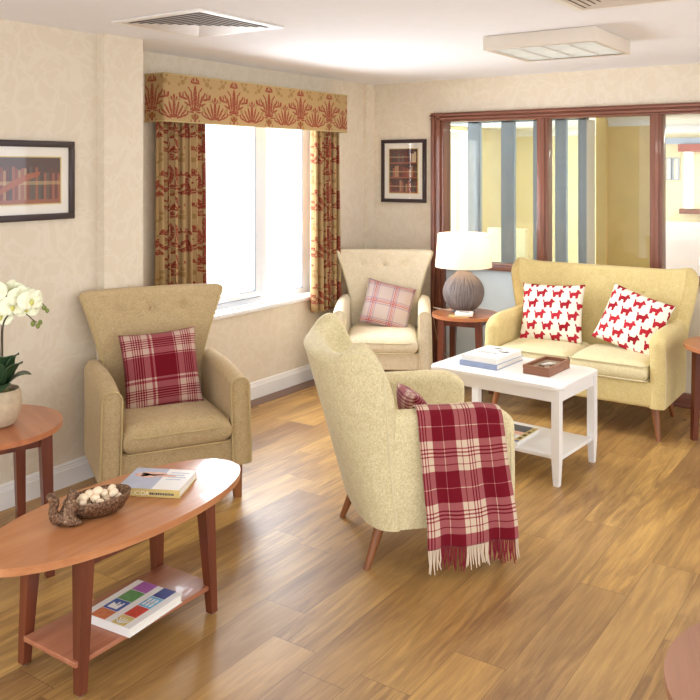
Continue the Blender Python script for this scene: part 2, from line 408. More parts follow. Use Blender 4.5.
def lathe(bm, prof, n=40, cx=0, cy=0, mi=0):
    rings = []
    for r, z in prof:
        if r < 1e-6: rings.append([bm.verts.new((cx, cy, z))])
        else: rings.append([bm.verts.new((cx+r*math.cos(2*PI*k/n), cy+r*math.sin(2*PI*k/n), z)) for k in range(n)])
    for a, b in zip(rings, rings[1:]):
        for k in range(n):
            k2 = (k+1) % n
            if len(a) == 1 and len(b) == 1: continue
            if len(a) == 1: f = bm.faces.new((a[0], b[k2], b[k]))
            elif len(b) == 1: f = bm.faces.new((a[k], a[k2], b[0]))
            else: f = bm.faces.new((a[k], a[k2], b[k2], b[k]))
            f.material_index = mi
def smoothstep(a, b, x):
    t = max(0, min(1, (x-a)/(b-a))); return t*t*(3-2*t)
def edgef(d, r):
    if d >= r: return 1.0
    k = 1-d/r; return math.sqrt(max(0, 1-k*k))
def samples(L, r, n, both=True):
    """parameters 0..1 clustered near rounded ends"""
    k = 7
    near = [r/L*(1-math.cos(PI/2*i/k)) for i in range(k)]
    mid0 = r/L if both else 0.0; mid1 = 1-r/L
    mid = [mid0+(mid1-mid0)*i/n for i in range(n+1)]
    end = [1-x for x in near[::-1]]
    return (near if both else [])+mid+end
def shell(bm, mid, nrm, T, Ls, Lv, rs, rv, ns=20, nv=16, round_s=True, dimple=None):
    """padded slab round a mid-surface mid(s,v), s,v in 0..1; rounded along both s ends and the top, flat at v=0"""
    S = samples(Ls, rs, ns); V = samples(Lv, rv, nv, both=False)
    A, B = [], []
    for v in V:
        ra, rb = [], []
        for s in S:
            f = edgef(min(s, 1-s)*Ls, rs)*edgef((1-v)*Lv, rv)
            p = Vector(mid(s, v)); n = Vector(nrm(s, v)).normalized()
            tt = T(s, v) if callable(T) else T
            q = p+n*tt*f
            if dimple: q = q - n*dimple(q)
            ra.append(bm.verts.new(q)); rb.append(bm.verts.new(p-n*tt*f))
        A.append(ra); B.append(rb)
    for G, flip in ((A, 0), (B, 1)):
        for i in range(len(V)-1):
            for j in range(len(S)-1):
                q = (G[i][j], G[i][j+1], G[i+1][j+1], G[i+1][j])
                bm.faces.new(q[::-1] if flip else q)
    for j in range(len(S)-1): bm.faces.new((A[0][j+1], A[0][j], B[0][j], B[0][j+1]))
    bmesh.ops.remove_doubles(bm, verts=bm.verts, dist=1e-5)
def uvgrid(name, fn, nu, nv, mat, parent=None, thick=0.0, loc=None, rot=None, uvfn=None, smooth=True):
    """open sheet fn(i/nu, j/nv)->(x,y,z); uvfn gives metres"""
    me = bpy.data.meshes.new(name); vs = []; fs = []; uvs = []
    for j in range(nv+1):
        for i in range(nu+1):
            vs.append(fn(i/nu, j/nv)); uvs.append(uvfn(i/nu, j/nv) if uvfn else (i/nu, j/nv))
    w = nu+1
    for j in range(nv):
        for i in range(nu): fs.append((j*w+i, j*w+i+1, (j+1)*w+i+1, (j+1)*w+i))
    if thick:
        pass
    me.from_pydata(vs, [], fs); ul = me.uv_layers.new(name='UVMap')
    for lp in me.loops: ul.data[lp.index].uv = uvs[lp.vertex_index]
    for p in me.polygons: p.use_smooth = smooth
    o = link(name, me, mat, parent, loc, rot)
    if thick:
        md = o.modifiers.new('thickness', 'SOLIDIFY'); md.thickness = thick; md.offset = 0
    return o
def empty(name, label, cat, loc=(0, 0, 0), rz=0.0, group=None):
    o = bpy.data.objects.new(name, None); COL.objects.link(o); o.empty_display_size = 0.1
    o.location = loc; o.rotation_euler = (0, 0, rz); o['label'] = label; o['category'] = cat
    if group: o['group'] = group
    return o
def tag(o, label, cat, group=None):
    o['label'] = label; o['category'] = cat
    if group: o['group'] = group
    return o
def struct(o): o['kind'] = 'structure'; return o

# ---------------------------------------------------------------- the room
struct(bx('floor', M['floor'], (-6.0, 3.0, -1.0, 12.0, -0.05, 0.0)))
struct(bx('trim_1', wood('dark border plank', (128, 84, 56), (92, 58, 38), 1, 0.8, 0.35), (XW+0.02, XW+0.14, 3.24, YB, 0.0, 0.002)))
struct(bx('ceiling', M['ceiling'], (-6.0, 2.2, -0.6, YB+0.15, CEIL, CEIL+0.1)))
WY0, WY1, WZ0, WZ1 = 3.80, 5.40, 0.655, 2.08
bm = bmesh.new()
box(bm, XN-0.5, XN, -1.0, 2.95, 0, CEIL)
box(bm, XN-0.5, XN+0.062, 2.95, 3.22, 0, CEIL)
box(bm, XW-0.26, XW, 3.22, WY0, 0, CEIL); box(bm, XW-0.26, XW, WY1, YB+0.15, 0, CEIL)
box(bm, XW-0.26, XW, WY0, WY1, 0, WZ0-0.03); box(bm, XW-0.26, XW, WY0, WY1, WZ1, CEIL)
struct(from_bm('wall_left', bm, M['paper']))
SX0 = -3.365; SX1 = -0.70; SH = 2.10
bm = bmesh.new()
box(bm, XW, SX0, YB, YB+0.15, 0, CEIL); box(bm, SX0, SX1, YB, YB+0.15, SH, CEIL); box(bm, SX1, 1.6, YB, YB+0.15, 0, CEIL)
box(bm, XW, XW+0.03, YB-0.12, YB, 0, CEIL)
struct(from_bm('wall_back', bm, M['paper']))

def skirting(name, p0, p1, nrm):
    """moulded board along p0-p1; nrm points into the room"""
    prof = [(0, 0), (0.018, 0), (0.018, 0.088), (0.014, 0.094), (0.014, 0.100), (0.010, 0.104), (0.010, 0.112), (0.004, 0.122), (0, 0.122)]
    bm = bmesh.new(); rings = []
    for p in (p0, p1): rings.append([bm.verts.new((p[0]+nrm[0]*d, p[1]+nrm[1]*d, z)) for d, z in prof])
    n = len(prof)
    for i in range(n): bm.faces.new((rings[0][i], rings[0][(i+1) % n], rings[1][(i+1) % n], rings[1][i]))
    bm.faces.new(rings[0]); bm.faces.new(rings[1][::-1])
    return struct(from_bm(name, bm, M['white']))
skirting('baseboard_left', (XN, -1.0), (XN, 2.95), (1, 0))
skirting('baseboard_pilaster', (XN+0.062, 2.932), (XN+0.062, 3.22), (1, 0))
skirting('baseboard_window', (XW, 3.22), (XW, YB), (1, 0))
skirting('baseboard_back', (XW+0.03, YB), (SX0, YB), (0, -1))

# exterior window
win = bpy.data.objects.new('window_1', None); COL.objects.link(win); win.location = (XW-0.13, 0, 0); struct(win)
def wbx(name, mat, y0, y1, z0, z1, d0=-0.03, d1=0.035, bevel=0.004, parent=win):
    return bx(name, mat, (d0, d1, y0, y1, z0, z1), parent, bevel)
bm = bmesh.new()
for (y0, y1, z0, z1) in ((WY0, WY1, WZ0, WZ0+0.05), (WY0, WY1, WZ1-0.05, WZ1), (WY0, WY0+0.06, WZ0+.05, WZ1-.05), (WY1-0.14, WY1, WZ0+.05, WZ1-.05), (4.735, 4.815, WZ0+.05, WZ1-.05)):
    box(bm, -0.03, 0.03, y0, y1, z0, z1, 0.004)
from_bm('window_frame', bm, M['upvc'], win, True)
bm = bmesh.new()
for (y0, y1, z0, z1) in ((3.86, 4.73, WZ0+.05, WZ0+.095), (3.86, 4.73, WZ1-.095, WZ1-.05), (3.86, 3.915, WZ0+.095, WZ1-.095), (4.675, 4.73, WZ0+.095, WZ1-.095)):
    box(bm, 0.0, 0.045, y0, y1, z0, z1, 0.004)
sash = from_bm('sash', bm, M['upvc'], win, True)
bm = bmesh.new()
for (y0, y1, z0, z1, d) in ((4.668, 4.676, WZ0+.095, WZ1-.095, .044), (4.73, 4.737, WZ0+.05, WZ1-.05, .035), (5.252, 5.262, WZ0+.05, WZ1-.05, .026), (3.9, 4.67, WZ0+.093, WZ0+.099, .04), (4.82, 5.26, WZ0+.048, WZ0+.054, .028), (3.86, 4.73, WZ0+.046, WZ0+.051, .044)):
    box(bm, 0.0, d, y0, y1, z0, z1)
from_bm('seal', bm, M['seal'], win)
bm = bmesh.new(); box(bm, 0.045, 0.062, 4.45, 4.50, WZ0+.055, WZ0+.085, 0.004); box(bm, 0.06, 0.074, 4.36, 4.50, WZ0+.06, WZ0+.08, 0.005)
from_bm('handle', bm, M['white'], sash, True)
bx('pane', M['glass'], (0.010, 0.014, 3.91, 4.68, WZ0+.09, WZ1-.09), win)
bx('pane', M['glass'], (0.0, 0.004, 4.81, 5.27, WZ0+.045, WZ1-.045), win)
bx('window_sill', M['white'], (0.03, 0.16, WY0-0.04, WY1+0.04, WZ0-0.03, WZ0), win, 0.006)

# internal glazed screen
scr = bpy.data.objects.new('window_2', None); COL.objects.link(scr); scr.location = (0, YB, 0); struct(scr)
def moulded(bm, x0, x1, z0, z1, vertical, flip):
    """stepped architrave; steps run across the board's width"""
    steps = [(0.0, 0.16, -0.040), (0.16, 0.40, -0.060), (0.40, 0.52, -0.045), (0.52, 0.80, -0.052), (0.80, 1.0, -0.030)]
    for a, b, d in steps:
        if flip: a, b = 1-b, 1-a
        if vertical: box(bm, x0+(x1-x0)*a, x0+(x1-x0)*b, d, 0.10, z0, z1, 0.003, 1)
        else: box(bm, x0, x1, d, 0.10, z0+(z1-z0)*a, z0+(z1-z0)*b, 0.003, 1)
bm = bmesh.new(); moulded(bm, SX0, SX0+0.115, 0.0, SH, True, False); from_bm('jamb', bm, M['mahog'], scr, True)
bm = bmesh.new(); moulded(bm, SX1-0.115, SX1, 0.0, SH, True, True); from_bm('jamb', bm, M['mahog'], scr, True)
bm = bmesh.new(); moulded(bm, SX0+0.002, SX1-0.002, SH-0.075, SH, False, True); from_bm('head', bm, M['mahog_h'], scr, True)
bx0, bx1 = SX0+0.115, SX1-0.115
for k, xm in enumerate((-2.412, -1.572)):
    bm = bmesh.new(); box(bm, xm-0.042, xm+0.042, -0.02, 0.09, 0.09, SH-0.07, 0.004); box(bm, xm-0.024, xm+0.024, -0.034, -0.02, 0.09, SH-0.07, 0.003)
    from_bm('mullion', bm, M['mahog'], scr, True)
bm = bmesh.new(); box(bm, bx0, bx1, -0.035, 0.09, 0.845, 0.90, 0.006); box(bm, bx0, bx1, -0.048, 0.0, 0.885, 0.905, 0.004)
from_bm('rail', bm, M['mahog_h'], scr, True)
bm = bmesh.new(); box(bm, bx0, bx1, -0.03, 0.09, 0.0, 0.09, 0.006); box(bm, bx0, bx1, -0.05, -0.03, 0.0, 0.03, 0.003)
from_bm('bottom_rail', bm, M['mahog_h'], scr, True)
bays = [(bx0, -2.454), (-2.370, -1.614), (-1.530, bx1)]
for k, (a, b) in enumerate(bays):
    bx('pane', M['glass_int'], (a, b, 0.04, 0.045, 0.90, SH-0.07), scr)
    bx('lower_panel', M['panel_blue'] if k < 2 else M['panel_cream'], (a, b, 0.02, 0.06, 0.09, 0.845), scr)

# ---------------------------------------------------------------- the room beyond the glazing
bm = bmesh.new(); CZ = 2.15
box(bm, -5.6, -2.376, 10.3, 10.45, 0, CZ); box(bm, -2.376, -2.242, 10.3, 10.45, 0, 1.178)
box(bm, -2.376, -2.242, 10.3, 10.45, 1.84, CZ); box(bm, -2.242, 2.0, 10.3, 10.45, 0, CZ)
struct(from_bm('wall_far', bm, M['pale_wall']))
bm = bmesh.new(); box(bm, -2.685, -2.153, 8.3, 8.42, 0, CZ); box(bm, -2.700, -2.605, 8.22, 8.3, 0, CZ)
struct(from_bm('wall_partition', bm, M['yellow_wall']))
bm = bmesh.new(); box(bm, -4.75, -4.6, YB+0.15, 7.9, 0, CZ); box(bm, -4.75, -4.6, 9.3, 10.3, 0, CZ); box(bm, -4.75, -4.6, 7.9, 9.3, 0, 0.3); box(bm, -4.75, -4.6, 7.9, 9.3, 2.10, CZ)
struct(from_bm('wall_side', bm, M['pale_wall']))
struct(bx('trim_2', M['ceiling'], (-4.75, 2.0, YB+0.15, 10.45, CZ, CZ+.1)))
def coving(name, x0, x1, y):
    bm = bmesh.new(); prof = [(0, CZ-.09), (0, CZ), (-.09, CZ)]+[(-.09+.09*math.sin(a*PI/12), CZ-.09+.09*math.cos(a*PI/12)) for a in range(1, 6)]
    A = [bm.verts.new((x0, y+p[0], p[1])) for p in prof]; B = [bm.verts.new((x1, y+p[0], p[1])) for p in prof]; n = len(prof)
    for i in range(n): bm.faces.new((A[i], A[(i+1) % n], B[(i+1) % n], B[i]))
    bm.faces.new(A); bm.faces.new(B[::-1]); struct(from_bm(name, bm, M['ceiling']))
coving('trim_3', -2.60, -2.10, 8.3); coving('trim_4', -4.6, 2.0, 10.3)
struct(bx('trim_5', M['post'], (-2.7, 1.0, 10.22, 10.3, 1.93, 2.0)))
def posts():
    t = empty('glazed_door', 'blue-grey aluminium glazed door screen seen through the left internal panes', 'door', (0, 8.0, 0))
    for x0, x1 in ((-3.99, -3.855), (-3.606, -3.473), (-3.258, -3.22), (-3.028, -2.925), (-2.794, -2.715)):
        bm = bmesh.new(); box(bm, x0, x1, 0, 0.06, 0, 2.15, 0.004); box(bm, x0-0.012, x0-0.004, 0.01, 0.05, 0, 2.15)
        from_bm('post', bm, M['post'], t, True)
    bx('top_rail', M['post'], (-4.58, -2.715, 0.0, 0.06, 2.12, 2.148), t)
    bx('white_upright', M['white'], (-2.713, -2.702, -0.02, 0.20, 0, 2.12), t)
    for a, b in ((-4.58, -4.004), (-3.855, -3.62), (-3.473, -3.272), (-3.22, -3.042), (-2.925, -2.808)):
        bx('pane', M['glass_int'], (a, b, 0.028, 0.032, 0, 2.12), t)
posts()
tag(bx('low_partition', M['pale_wall'], (-4.05, -3.6, 8.6, 8.68, 0, 0.98)), 'low pale yellow dividing wall beyond the glazing, behind the blue-grey posts', 'partition')
def reflected_frame(x, lab):  # solid frames standing in for pictures reflected in the right pane
    t = empty('reflected_picture', lab, 'picture', (x, 10.285, 1.64), group=None)
    bm = bmesh.new()
    for d in ((-.036, .036, -.01, .014, .12, .13), (-.036, .036, -.01, .014, -.13, -.12), (-.036, -.026, -.01, .014, -.12, .12), (.026, .036, -.01, .014, -.12, .12)): box(bm, *d)
    from_bm('frame', bm, M['post'], t); bx('print', M['mat'], (-.026, .026, .0, .012, -.12, .12), t)
reflected_frame(-2.517, 'small grey framed print standing in for a reflection in the right pane, left of a pair')
reflected_frame(-2.430, 'small grey framed print standing in for a reflection in the right pane, right of a pair')
w3 = bpy.data.objects.new('window_3', None); COL.objects.link(w3); w3.location = (-2.309, 10.3, 0); struct(w3)  # solid window, pelmet and sill standing in for their reflection in the pane
bx('pane', M['glass'], (-.067, .067, 0.07, 0.075, 1.178, 1.84), w3)
bx('window_sill', M['mahog_h'], (-.06, .25, -0.12, -0.001, 1.12, 1.178), w3)
tag(bx('pelmet', M['pelmet_red'], (-2.376, -2.1, 10.15, 10.298, 1.84, 1.925)), 'brick red fabric pelmet standing in for a reflection in the right pane', 'pelmet')
tag(bx('haze_block', M['haze'], (-2.7, -0.5, 9.6, 9.9, 0.0, 1.045), bevel=0.01), 'pale lilac block painting the haze low in the right pane', 'haze_block')  # block standing in for haze in the pane, painted into its colour

# ---------------------------------------------------------------- pelmet and curtains
def valance():
    t = empty('curtain_pelmet', 'gold fabric box pelmet with red damask motifs above the bright window', 'pelmet', (XW, 3.54, 1.935))
    D, L, Hh = 0.17, 1.955, 0.29
    path = [(0.002, 0.0), (D-.012, 0.0), (D-.004, 0.004), (D, 0.012), (D, L-0.012), (D-.004, L-.004), (D-.012, L), (0.002, L)]
    cum = [0]
    for a, b in zip(path, path[1:]): cum.append(cum[-1]+math.dist(a, b))
    me_v, me_f, uv = [], [], []
    nz = 6
    for j in range(nz+1):
        for (p, c) in zip(path, cum): me_v.append((p[0], p[1], Hh*j/nz)); uv.append((c+0.115, Hh*j/nz+0.025))
    w = len(path)
    for j in range(nz):
        for i in range(w-1): me_f.append((j*w+i, j*w+i+1, (j+1)*w+i+1, (j+1)*w+i))
    me = bpy.data.meshes.new('pelmet_cover'); me.from_pydata(me_v, [], me_f); ul = me.uv_layers.new(name='UVMap')
    for lp in me.loops: ul.data[lp.index].uv = uv[lp.vertex_index]
    o = link('pelmet_cover', me, M['curtain'], t); md = o.modifiers.new('t', 'SOLIDIFY'); md.thickness = 0.012; md.offset = -1
    bx('pelmet_board', M['mat'], (0.004, D-0.016, 0.014, L-0.014, Hh-0.016, Hh-0.002), t)
    bm = bmesh.new()
    for z in (0.0, Hh): tube(bm, [(p[0], p[1], z) for p in path], 0.005, 6)
    from_bm('piping', bm, M['piping_tan'], t, True)
valance()
def curtain(y0, y1, ztop, zbot, nf, seed, label, pinch=0.0):
    rnd = random.Random(seed); ph = [rnd.uniform(-0.5, 0.5) for _ in range(nf+2)]
    W = y1-y0; cloth = W*1.35
    def fn(u, v):
        z = ztop+(zbot-ztop)*v
        uu = u + 0.012*math.sin(6*PI*u+seed)*v
        y = y0+W*uu + pinch*W*(0.5-u)*math.sin(PI*v)*0.5
        k = u*nf; a = 2*PI*k+ph[int(k)]*math.sin(PI*(k % 1))
        d = 0.045*math.sin(a)+0.010*math.sin(2.7*a+seed+v*1.5)
        return (XW+0.085+d*(0.75+0.35*v), y+0.012*math.sin(2*a), z)
    o = uvgrid('curtain', fn, nf*16, 30, M['curtain'], thick=0.003, uvfn=lambda u, v: (u*cloth+seed*0.13, (ztop-zbot)*(1-v)+seed*0.07))
    return tag(o, label, 'curtain')
curtain(3.556, 3.975, 2.10, 0.56, 7, 3, 'left gold and red damask curtain, behind the tan armchair')
curtain(5.13, 5.49, 2.10, 0.545, 6, 5, 'right gold and red damask curtain, beside the cream corner armchair')
tag(bx('curtain_rail', M['white'], (XW+0.002, XW+0.03, 3.57, 5.46, 2.115, 2.14)), 'white curtain rail hidden behind the pelmet', 'curtain rail')

# ---------------------------------------------------------------- pictures
def picture(label, w, h, art, loc, rz, border, inner, extra=None):
    """hangs with its back at local y=0, facing -y, origin at bottom centre"""
    t = empty('framed_picture', label, 'picture', loc, rz)
    bm = bmesh.new(); b = border
    for d in ((-w/2, w/2, -.025, 0, h-b, h), (-w/2, w/2, -.025, 0, 0, b), (-w/2, -w/2+b, -.025, 0, b, h-b), (w/2-b, w/2, -.025, 0, b, h-b)): box(bm, *d, bevel=0.003)
    from_bm('frame', bm, M['black'], t, True)
    bx('mount', M['mat'], (-w/2+b, w/2-b, -.012, -.003, b, h-b), t)
    iw, ih = w/2-inner, h-2*inner
    uvgrid('print', lambda u, v: (-iw+2*iw*u, -.0135, inner+ih*v), 1, 1, art, t, thick=0.002, smooth=False)
    bm = bmesh.new(); q = 0.006
    for d in ((-iw-q, iw+q, -.017, -.013, inner+ih, inner+ih+q), (-iw-q, iw+q, -.017, -.013, inner-q, inner), (-iw-q, -iw, -.017, -.013, inner, inner+ih), (iw, iw+q, -.017, -.013, inner, inner+ih)): box(bm, *d)
    from_bm('slip', bm, M['book_yel'], t)
    bx('glazing', M['glass'], (-w/2+b, w/2-b, -.0215, -.0205, b, h-b), t)
    if extra: extra(t)
    return t
def feather(t):
    bm = bmesh.new()
    pts = [(-.12, .125), (-.06, .135), (.0, .165), (.08, .20), (.15, .225), (.16, .245), (.09, .235), (.0, .20), (-.07, .155)]
    vs = [bm.verts.new((x, -.0165, z)) for x, z in pts]; vs2 = [bm.verts.new((x, -.0150, z)) for x, z in pts]
    bm.faces.new(vs); bm.faces.new(vs2[::-1])
    for i in range(len(pts)): bm.faces.new((vs[i], vs[(i+1) % len(pts)], vs2[(i+1) % len(pts)], vs2[i]))
    from_bm('printed_quill', bm, plain('quill print', (160, 88, 62), 0.5), t)
picture('wide dark framed bookshelf picture with a quill, on the left wall', 0.72, 0.40, M['art_wide'], (XN+0.001, 2.792-0.36, 1.387), PI/2, 0.032, 0.085, feather)
picture('tall dark framed print of a bookcase hanging left of the mahogany screen', 0.435, 0.53, M['art_tall'], (-3.638, YB-0.001, 1.36), 0, 0.03, 0.08)

# ---------------------------------------------------------------- ceiling fittings
def ceiling_vent(cx, cy, label):
    t = empty('ceiling_vent', label, 'vent', (cx, cy, CEIL))
    bm = bmesh.new(); s = 0.30
    for d in ((-s, s, -s, -s+.035), (-s, s, s-.035, s), (-s, -s+.035, -s+.035, s-.035), (s-.035, s, -s+.035, s-.035)): box(bm, d[0], d[1], d[2], d[3], -.010, -.0005, 0.002, 1)
    from_bm('frame', bm, M['white'], t, True)
    bx('recess_shade', M['vent_shade'], (-s+.035, s-.035, -s+.035, s-.035, -.003, -.0008), t)  # flat sheet whose dark colour paints the shade of a deep recess
    bm = bmesh.new(); k = s-.035
    while k > 0.03:
        o_, i_ = k, k-0.017
        for rot in range(4):
            R = Matrix.Rotation(rot*PI/2, 4, 'Z')
            q = [(-o_, -o_, -.0095), (o_, -o_, -.0095), (i_, -i_, -.0065), (-i_, -i_, -.0065)]
            q2 = [(x, y, z-0.0012) for x, y, z in q]
            a = [bm.verts.new(R @ Vector(p)) for p in q]; b = [bm.verts.new(R @ Vector(p)) for p in q2]
            bm.faces.new(a); bm.faces.new(b[::-1])
            for e in range(4): bm.faces.new((a[e], a[(e+1) % 4], b[(e+1) % 4], b[e]))
        k -= 0.033
    from_bm('louvre_blades', bm, M['vent'], t)
ceiling_vent(-2.99, 3.02, 'square white louvred ceiling vent above the tan armchair')
ceiling_vent(-1.01, 3.43, 'square louvred ceiling vent cut off by the top of the photo')
def ceiling_light():
    t = empty('ceiling_light', 'square box ceiling light with mirrored louvres', 'ceiling light', (-1.69, 4.50, CEIL))
    s = 0.31
    bm = bmesh.new()
    for d in ((-s, s, -s, -s+.02), (-s, s, s-.02, s), (-s, -s+.02, -s+.02, s-.02), (s-.02, s, -s+.02, s-.02)): box(bm, *d, -.078, -.001, 0.004)
    from_bm('casing', bm, M['fixture'], t, True)
    bx('backplate', M['white'], (-s+.02, s-.02, -s+.02, s-.02, -.012, -.002), t)
    for i in range(4):
        bm = bmesh.new(); x = -.215+i*.143; tube(bm, [(x, -s+.04, -.032), (x, s-.04, -.032)], 0.009, 10); from_bm('tube', bm, M['tube'], t, True)
    bm = bmesh.new()
    for i in range(5): box(bm, -.285+i*.1425-.009, -.285+i*.1425+.009, -s+.02, s-.02, -.074, -.046, 0.003, 1)
    for i in range(4):
        for j in range(15):
            y = -.28+j*.04; x = -.215+i*.143; box(bm, x-.0625, x+.0625, y-.003, y+.003, -.072, -.05)
    from_bm('louvre', bm, plain('louvre blades', (212, 212, 208), 0.35), t)
ceiling_light()

# ---------------------------------------------------------------- seating
def cushion(name, w, h, T, mat, loc, rot, label, cat='cushion', seed=1, uvo=(0, 0), group=None):
    n = 28
    def side(sg):
        def fn(u, v):
            a, b = 2*u-1, 2*v-1
            x = w/2*a*(1-0.06*(1-b*b)*abs(a)**3); z = h/2*b*(1-0.06*(1-a*a)*abs(b)**3)
            f = (max(0, 1-abs(a)**2.6))**0.55*(max(0, 1-abs(b)**2.6))**0.55
            wr = 0.05*math.sin(7*a+seed)*math.sin(5*b+seed*2)*f
            return (x, sg*T/2*f*(1+wr), z)
        return fn
    me = bpy.data.meshes.new(name); vs, fs, uvs = [], [], []
    for sg in (-1, 1):
        off = len(vs); fn = side(sg)
        for j in range(n+1):
            for i in range(n+1):
                vs.append(fn(i/n, j/n)); uvs.append((i/n*w+uvo[0]+(0 if sg < 0 else 0.3), j/n*h+uvo[1]))
        for j in range(n):
            for i in range(n):
                q = (off+j*(n+1)+i, off+j*(n+1)+i+1, off+(j+1)*(n+1)+i+1, off+(j+1)*(n+1)+i)
                fs.append(q if sg < 0 else q[::-1])
    me.from_pydata(vs, [], fs); ul = me.uv_layers.new(name='UVMap')
    for lp in me.loops: ul.data[lp.index].uv = uvs[lp.vertex_index]
    b2 = bmesh.new(); b2.from_mesh(me); bmesh.ops.remove_doubles(b2, verts=b2.verts, dist=1e-5); b2.to_mesh(me); b2.free()
    for p in me.polygons: p.use_smooth = True
    o = link(name, me, mat, None, loc, rot); return tag(o, label, cat, group)

def seat_cushion(bm, x0, x1, y0, y1, z0, z1, r=0.03, crown=0.02):
    n = 14; grid = {}
    for sg in (0, 1):
        for j in range(n+1):
            for i in range(n+1):
                a, b = i/n, j/n
                # cluster towards the rims
                a2 = 0.5-0.5*math.cos(PI*a); b2 = 0.5-0.5*math.cos(PI*b)
                x = x0+(x1-x0)*a2; y = y0+(y1-y0)*b2
                f = edgef(min(a2, 1-a2)*(x1-x0), r)*edgef(min(b2, 1-b2)*(y1-y0), r)
                c = crown*(1-(2*a2-1)**4)*(1-(2*b2-1)**4)
                zc = (z0+z1)/2; hh = (z1-z0)/2
                z = zc+(hh*(0.25+0.75*f)+c)*(1 if sg else -1) if sg else zc-hh*(0.25+0.75*f)
                grid[(sg, i, j)] = bm.verts.new((x, y, z))
    for j in range(n):
        for i in range(n):
            bm.faces.new((grid[(1, i, j)], grid[(1, i+1, j)], grid[(1, i+1, j+1)], grid[(1, i, j+1)]))
            bm.faces.new((grid[(0, i, j+1)], grid[(0, i+1, j+1)], grid[(0, i+1, j)], grid[(0, i, j)]))
    rim = [(i, 0) for i in range(n)]+[(n, j) for j in range(n)]+[(n-i, n) for i in range(n)]+[(0, n-j) for j in range(n)]
    for k in range(len(rim)):
        a, b = rim[k], rim[(k+1) % len(rim)]
        bm.faces.new((grid[(0, *a)], grid[(0, *b)], grid[(1, *b)], grid[(1, *a)]))

def chair_fan(label, loc, facing, fab, pip, leg_h=0.17, group='fan backed armchairs against the walls'):
    """fan shaped back, upright arms with round tops; local -y is the front"""
    t = empty('armchair', label, 'armchair', loc, facing)
    W, AT = 0.36, 0.048
    bx('base', fab, (-.31, .31, -.315, .24, leg_h, 0.30), t, 0.015, 3)
    bm = bmesh.new(); seat_cushion(bm, -.264, .264, -.350, .19, .285, .425, 0.06, 0.015)
    s = from_bm('seat', fab, None, None) if False else from_bm('seat', bm, fab, t, True, angle=60)
    bm = bmesh.new(); tube(bm, [(-.260, .10, .40), (-.260, -.30, .402), (-.25, -.335, .39), (-.2, -.352, .375), (.2, -.352, .375), (.25, -.335, .39), (.260, -.30, .402), (.260, .10, .40)], 0.0045, 6)
    tube(bm, [(-.265, .10, .30), (-.265, -.30, .30), (-.245, -.345, .30), (.245, -.345, .30), (.265, -.30, .30), (.265, .10, .30)], 0.004, 6)
    from_bm('piping', bm, pip, s, True)
    for sg in (-1, 1):
        def ztop(s): return 0.605+0.045*math.sin(min(1, s*1.5)*PI/2)
        def mid(s, v, sg=sg):
            y = -.335+.54*s; z = leg_h+(ztop(s)-leg_h)*v
            fl = 0.018*(1-v)*(1-s)          # outer foot of the arm kicks out a little
            return (sg*(W-AT+fl*0.5), y, z)
        bm = bmesh.new()
        shell(bm, mid, lambda s, v: (1, 0, 0), AT, 0.58, 0.45, 0.012, AT, 14, 8)
        a = from_bm('arm', bm, fab, t, True, angle=50)
        bm = bmesh.new()
        pts = []
        for k in range(25):
            an = PI*k/24; pts.append((sg*(W-AT)-math.cos(an)*AT*0.97, -.338, ztop(0)-AT+math.sin(an)*AT))
        xo = W-AT+0.009
        pts = [(sg*xo-AT*0.97, -.338, leg_h+.01)]+pts+[(sg*xo+AT*0.97, -.338, leg_h+.01)]
        tube(bm, pts, 0.0045, 6); from_bm('piping', bm, pip, a, True)
    def hw(z):
        if z < 0.62: return .262+.018*(z-.17)/.45
        k = (z-.62)/.38; return .28+.115*k**1.25
    def midb(s, v):
        a = 2*s-1
        zt = 1.003-0.030*(1-edgef((1-abs(a))*.4+.0001, .05)); z = leg_h+(zt-leg_h)*v
        up = max(0, (z-.4)/.6)
        y = .200+.110*max(0, z-.25)-0.085*abs(a)**3*up
        return (a*hw(z), y, z)
    def nb(s, v):
        a = 2*s-1; up = max(0, (leg_h+.83*v-.4)/.6); return (a*abs(a)*0.35*up, -1, 0.12)
    def dim(q):
        d = 0
        for bxx in (-.17, 0, .17):
            r2 = ((q.x-bxx)**2+(q.z-.885)**2); d += 0.022*math.exp(-r2/0.0007)
            if q.z > .885: d += 0.004*math.exp(-((q.x-bxx)**2)/0.00012)*(1-(q.z-.885)/.12)
        return d
    bm = bmesh.new(); shell(bm, midb, nb, lambda s, v: 0.050-0.008*v, 0.66, 0.83, 0.034, 0.036, 44, 44, dimple=dim)
    b = from_bm('backrest', bm, fab, t, True, angle=70)
    for bxx in (-.17, 0, .17):
        bm = bmesh.new(); bmesh.ops.create_uvsphere(bm, u_segments=12, v_segments=8, radius=0.010)
        for v in bm.verts: v.co = Vector((bxx+v.co.x, .200+.110*.635-.032+v.co.y*0.5+(-.012*abs(bxx/.36)**3), .885+v.co.z))
        from_bm('button', bm, fab, b, True)
    for sg in (-1, 1):
        bm = bmesh.new(); pts = []
        for k in range(24):
            v = 0.45+0.535*k/23; s = 0.5+sg*0.468
            p = Vector(midb(s, v)); n = Vector(nb(s, v)).normalized(); pts.append(p+n*(0.050-0.008*v)*0.97)
        tube(bm, pts, 0.0045, 6); from_bm('piping', bm, pip, b, True)
    for sx in (-1, 1):
        bm = bmesh.new(); taper(bm, (sx*.31, -.295, 0), (sx*.305, -.285, leg_h+.01), .017, .026); from_bm('leg', bm, M['oak_leg'], t)
        bm = bmesh.new(); taper(bm, (sx*.25, .215, 0), (sx*.25, .185, leg_h+.01), .017, .026); from_bm('leg', bm, M['oak_leg'], t)
    return t

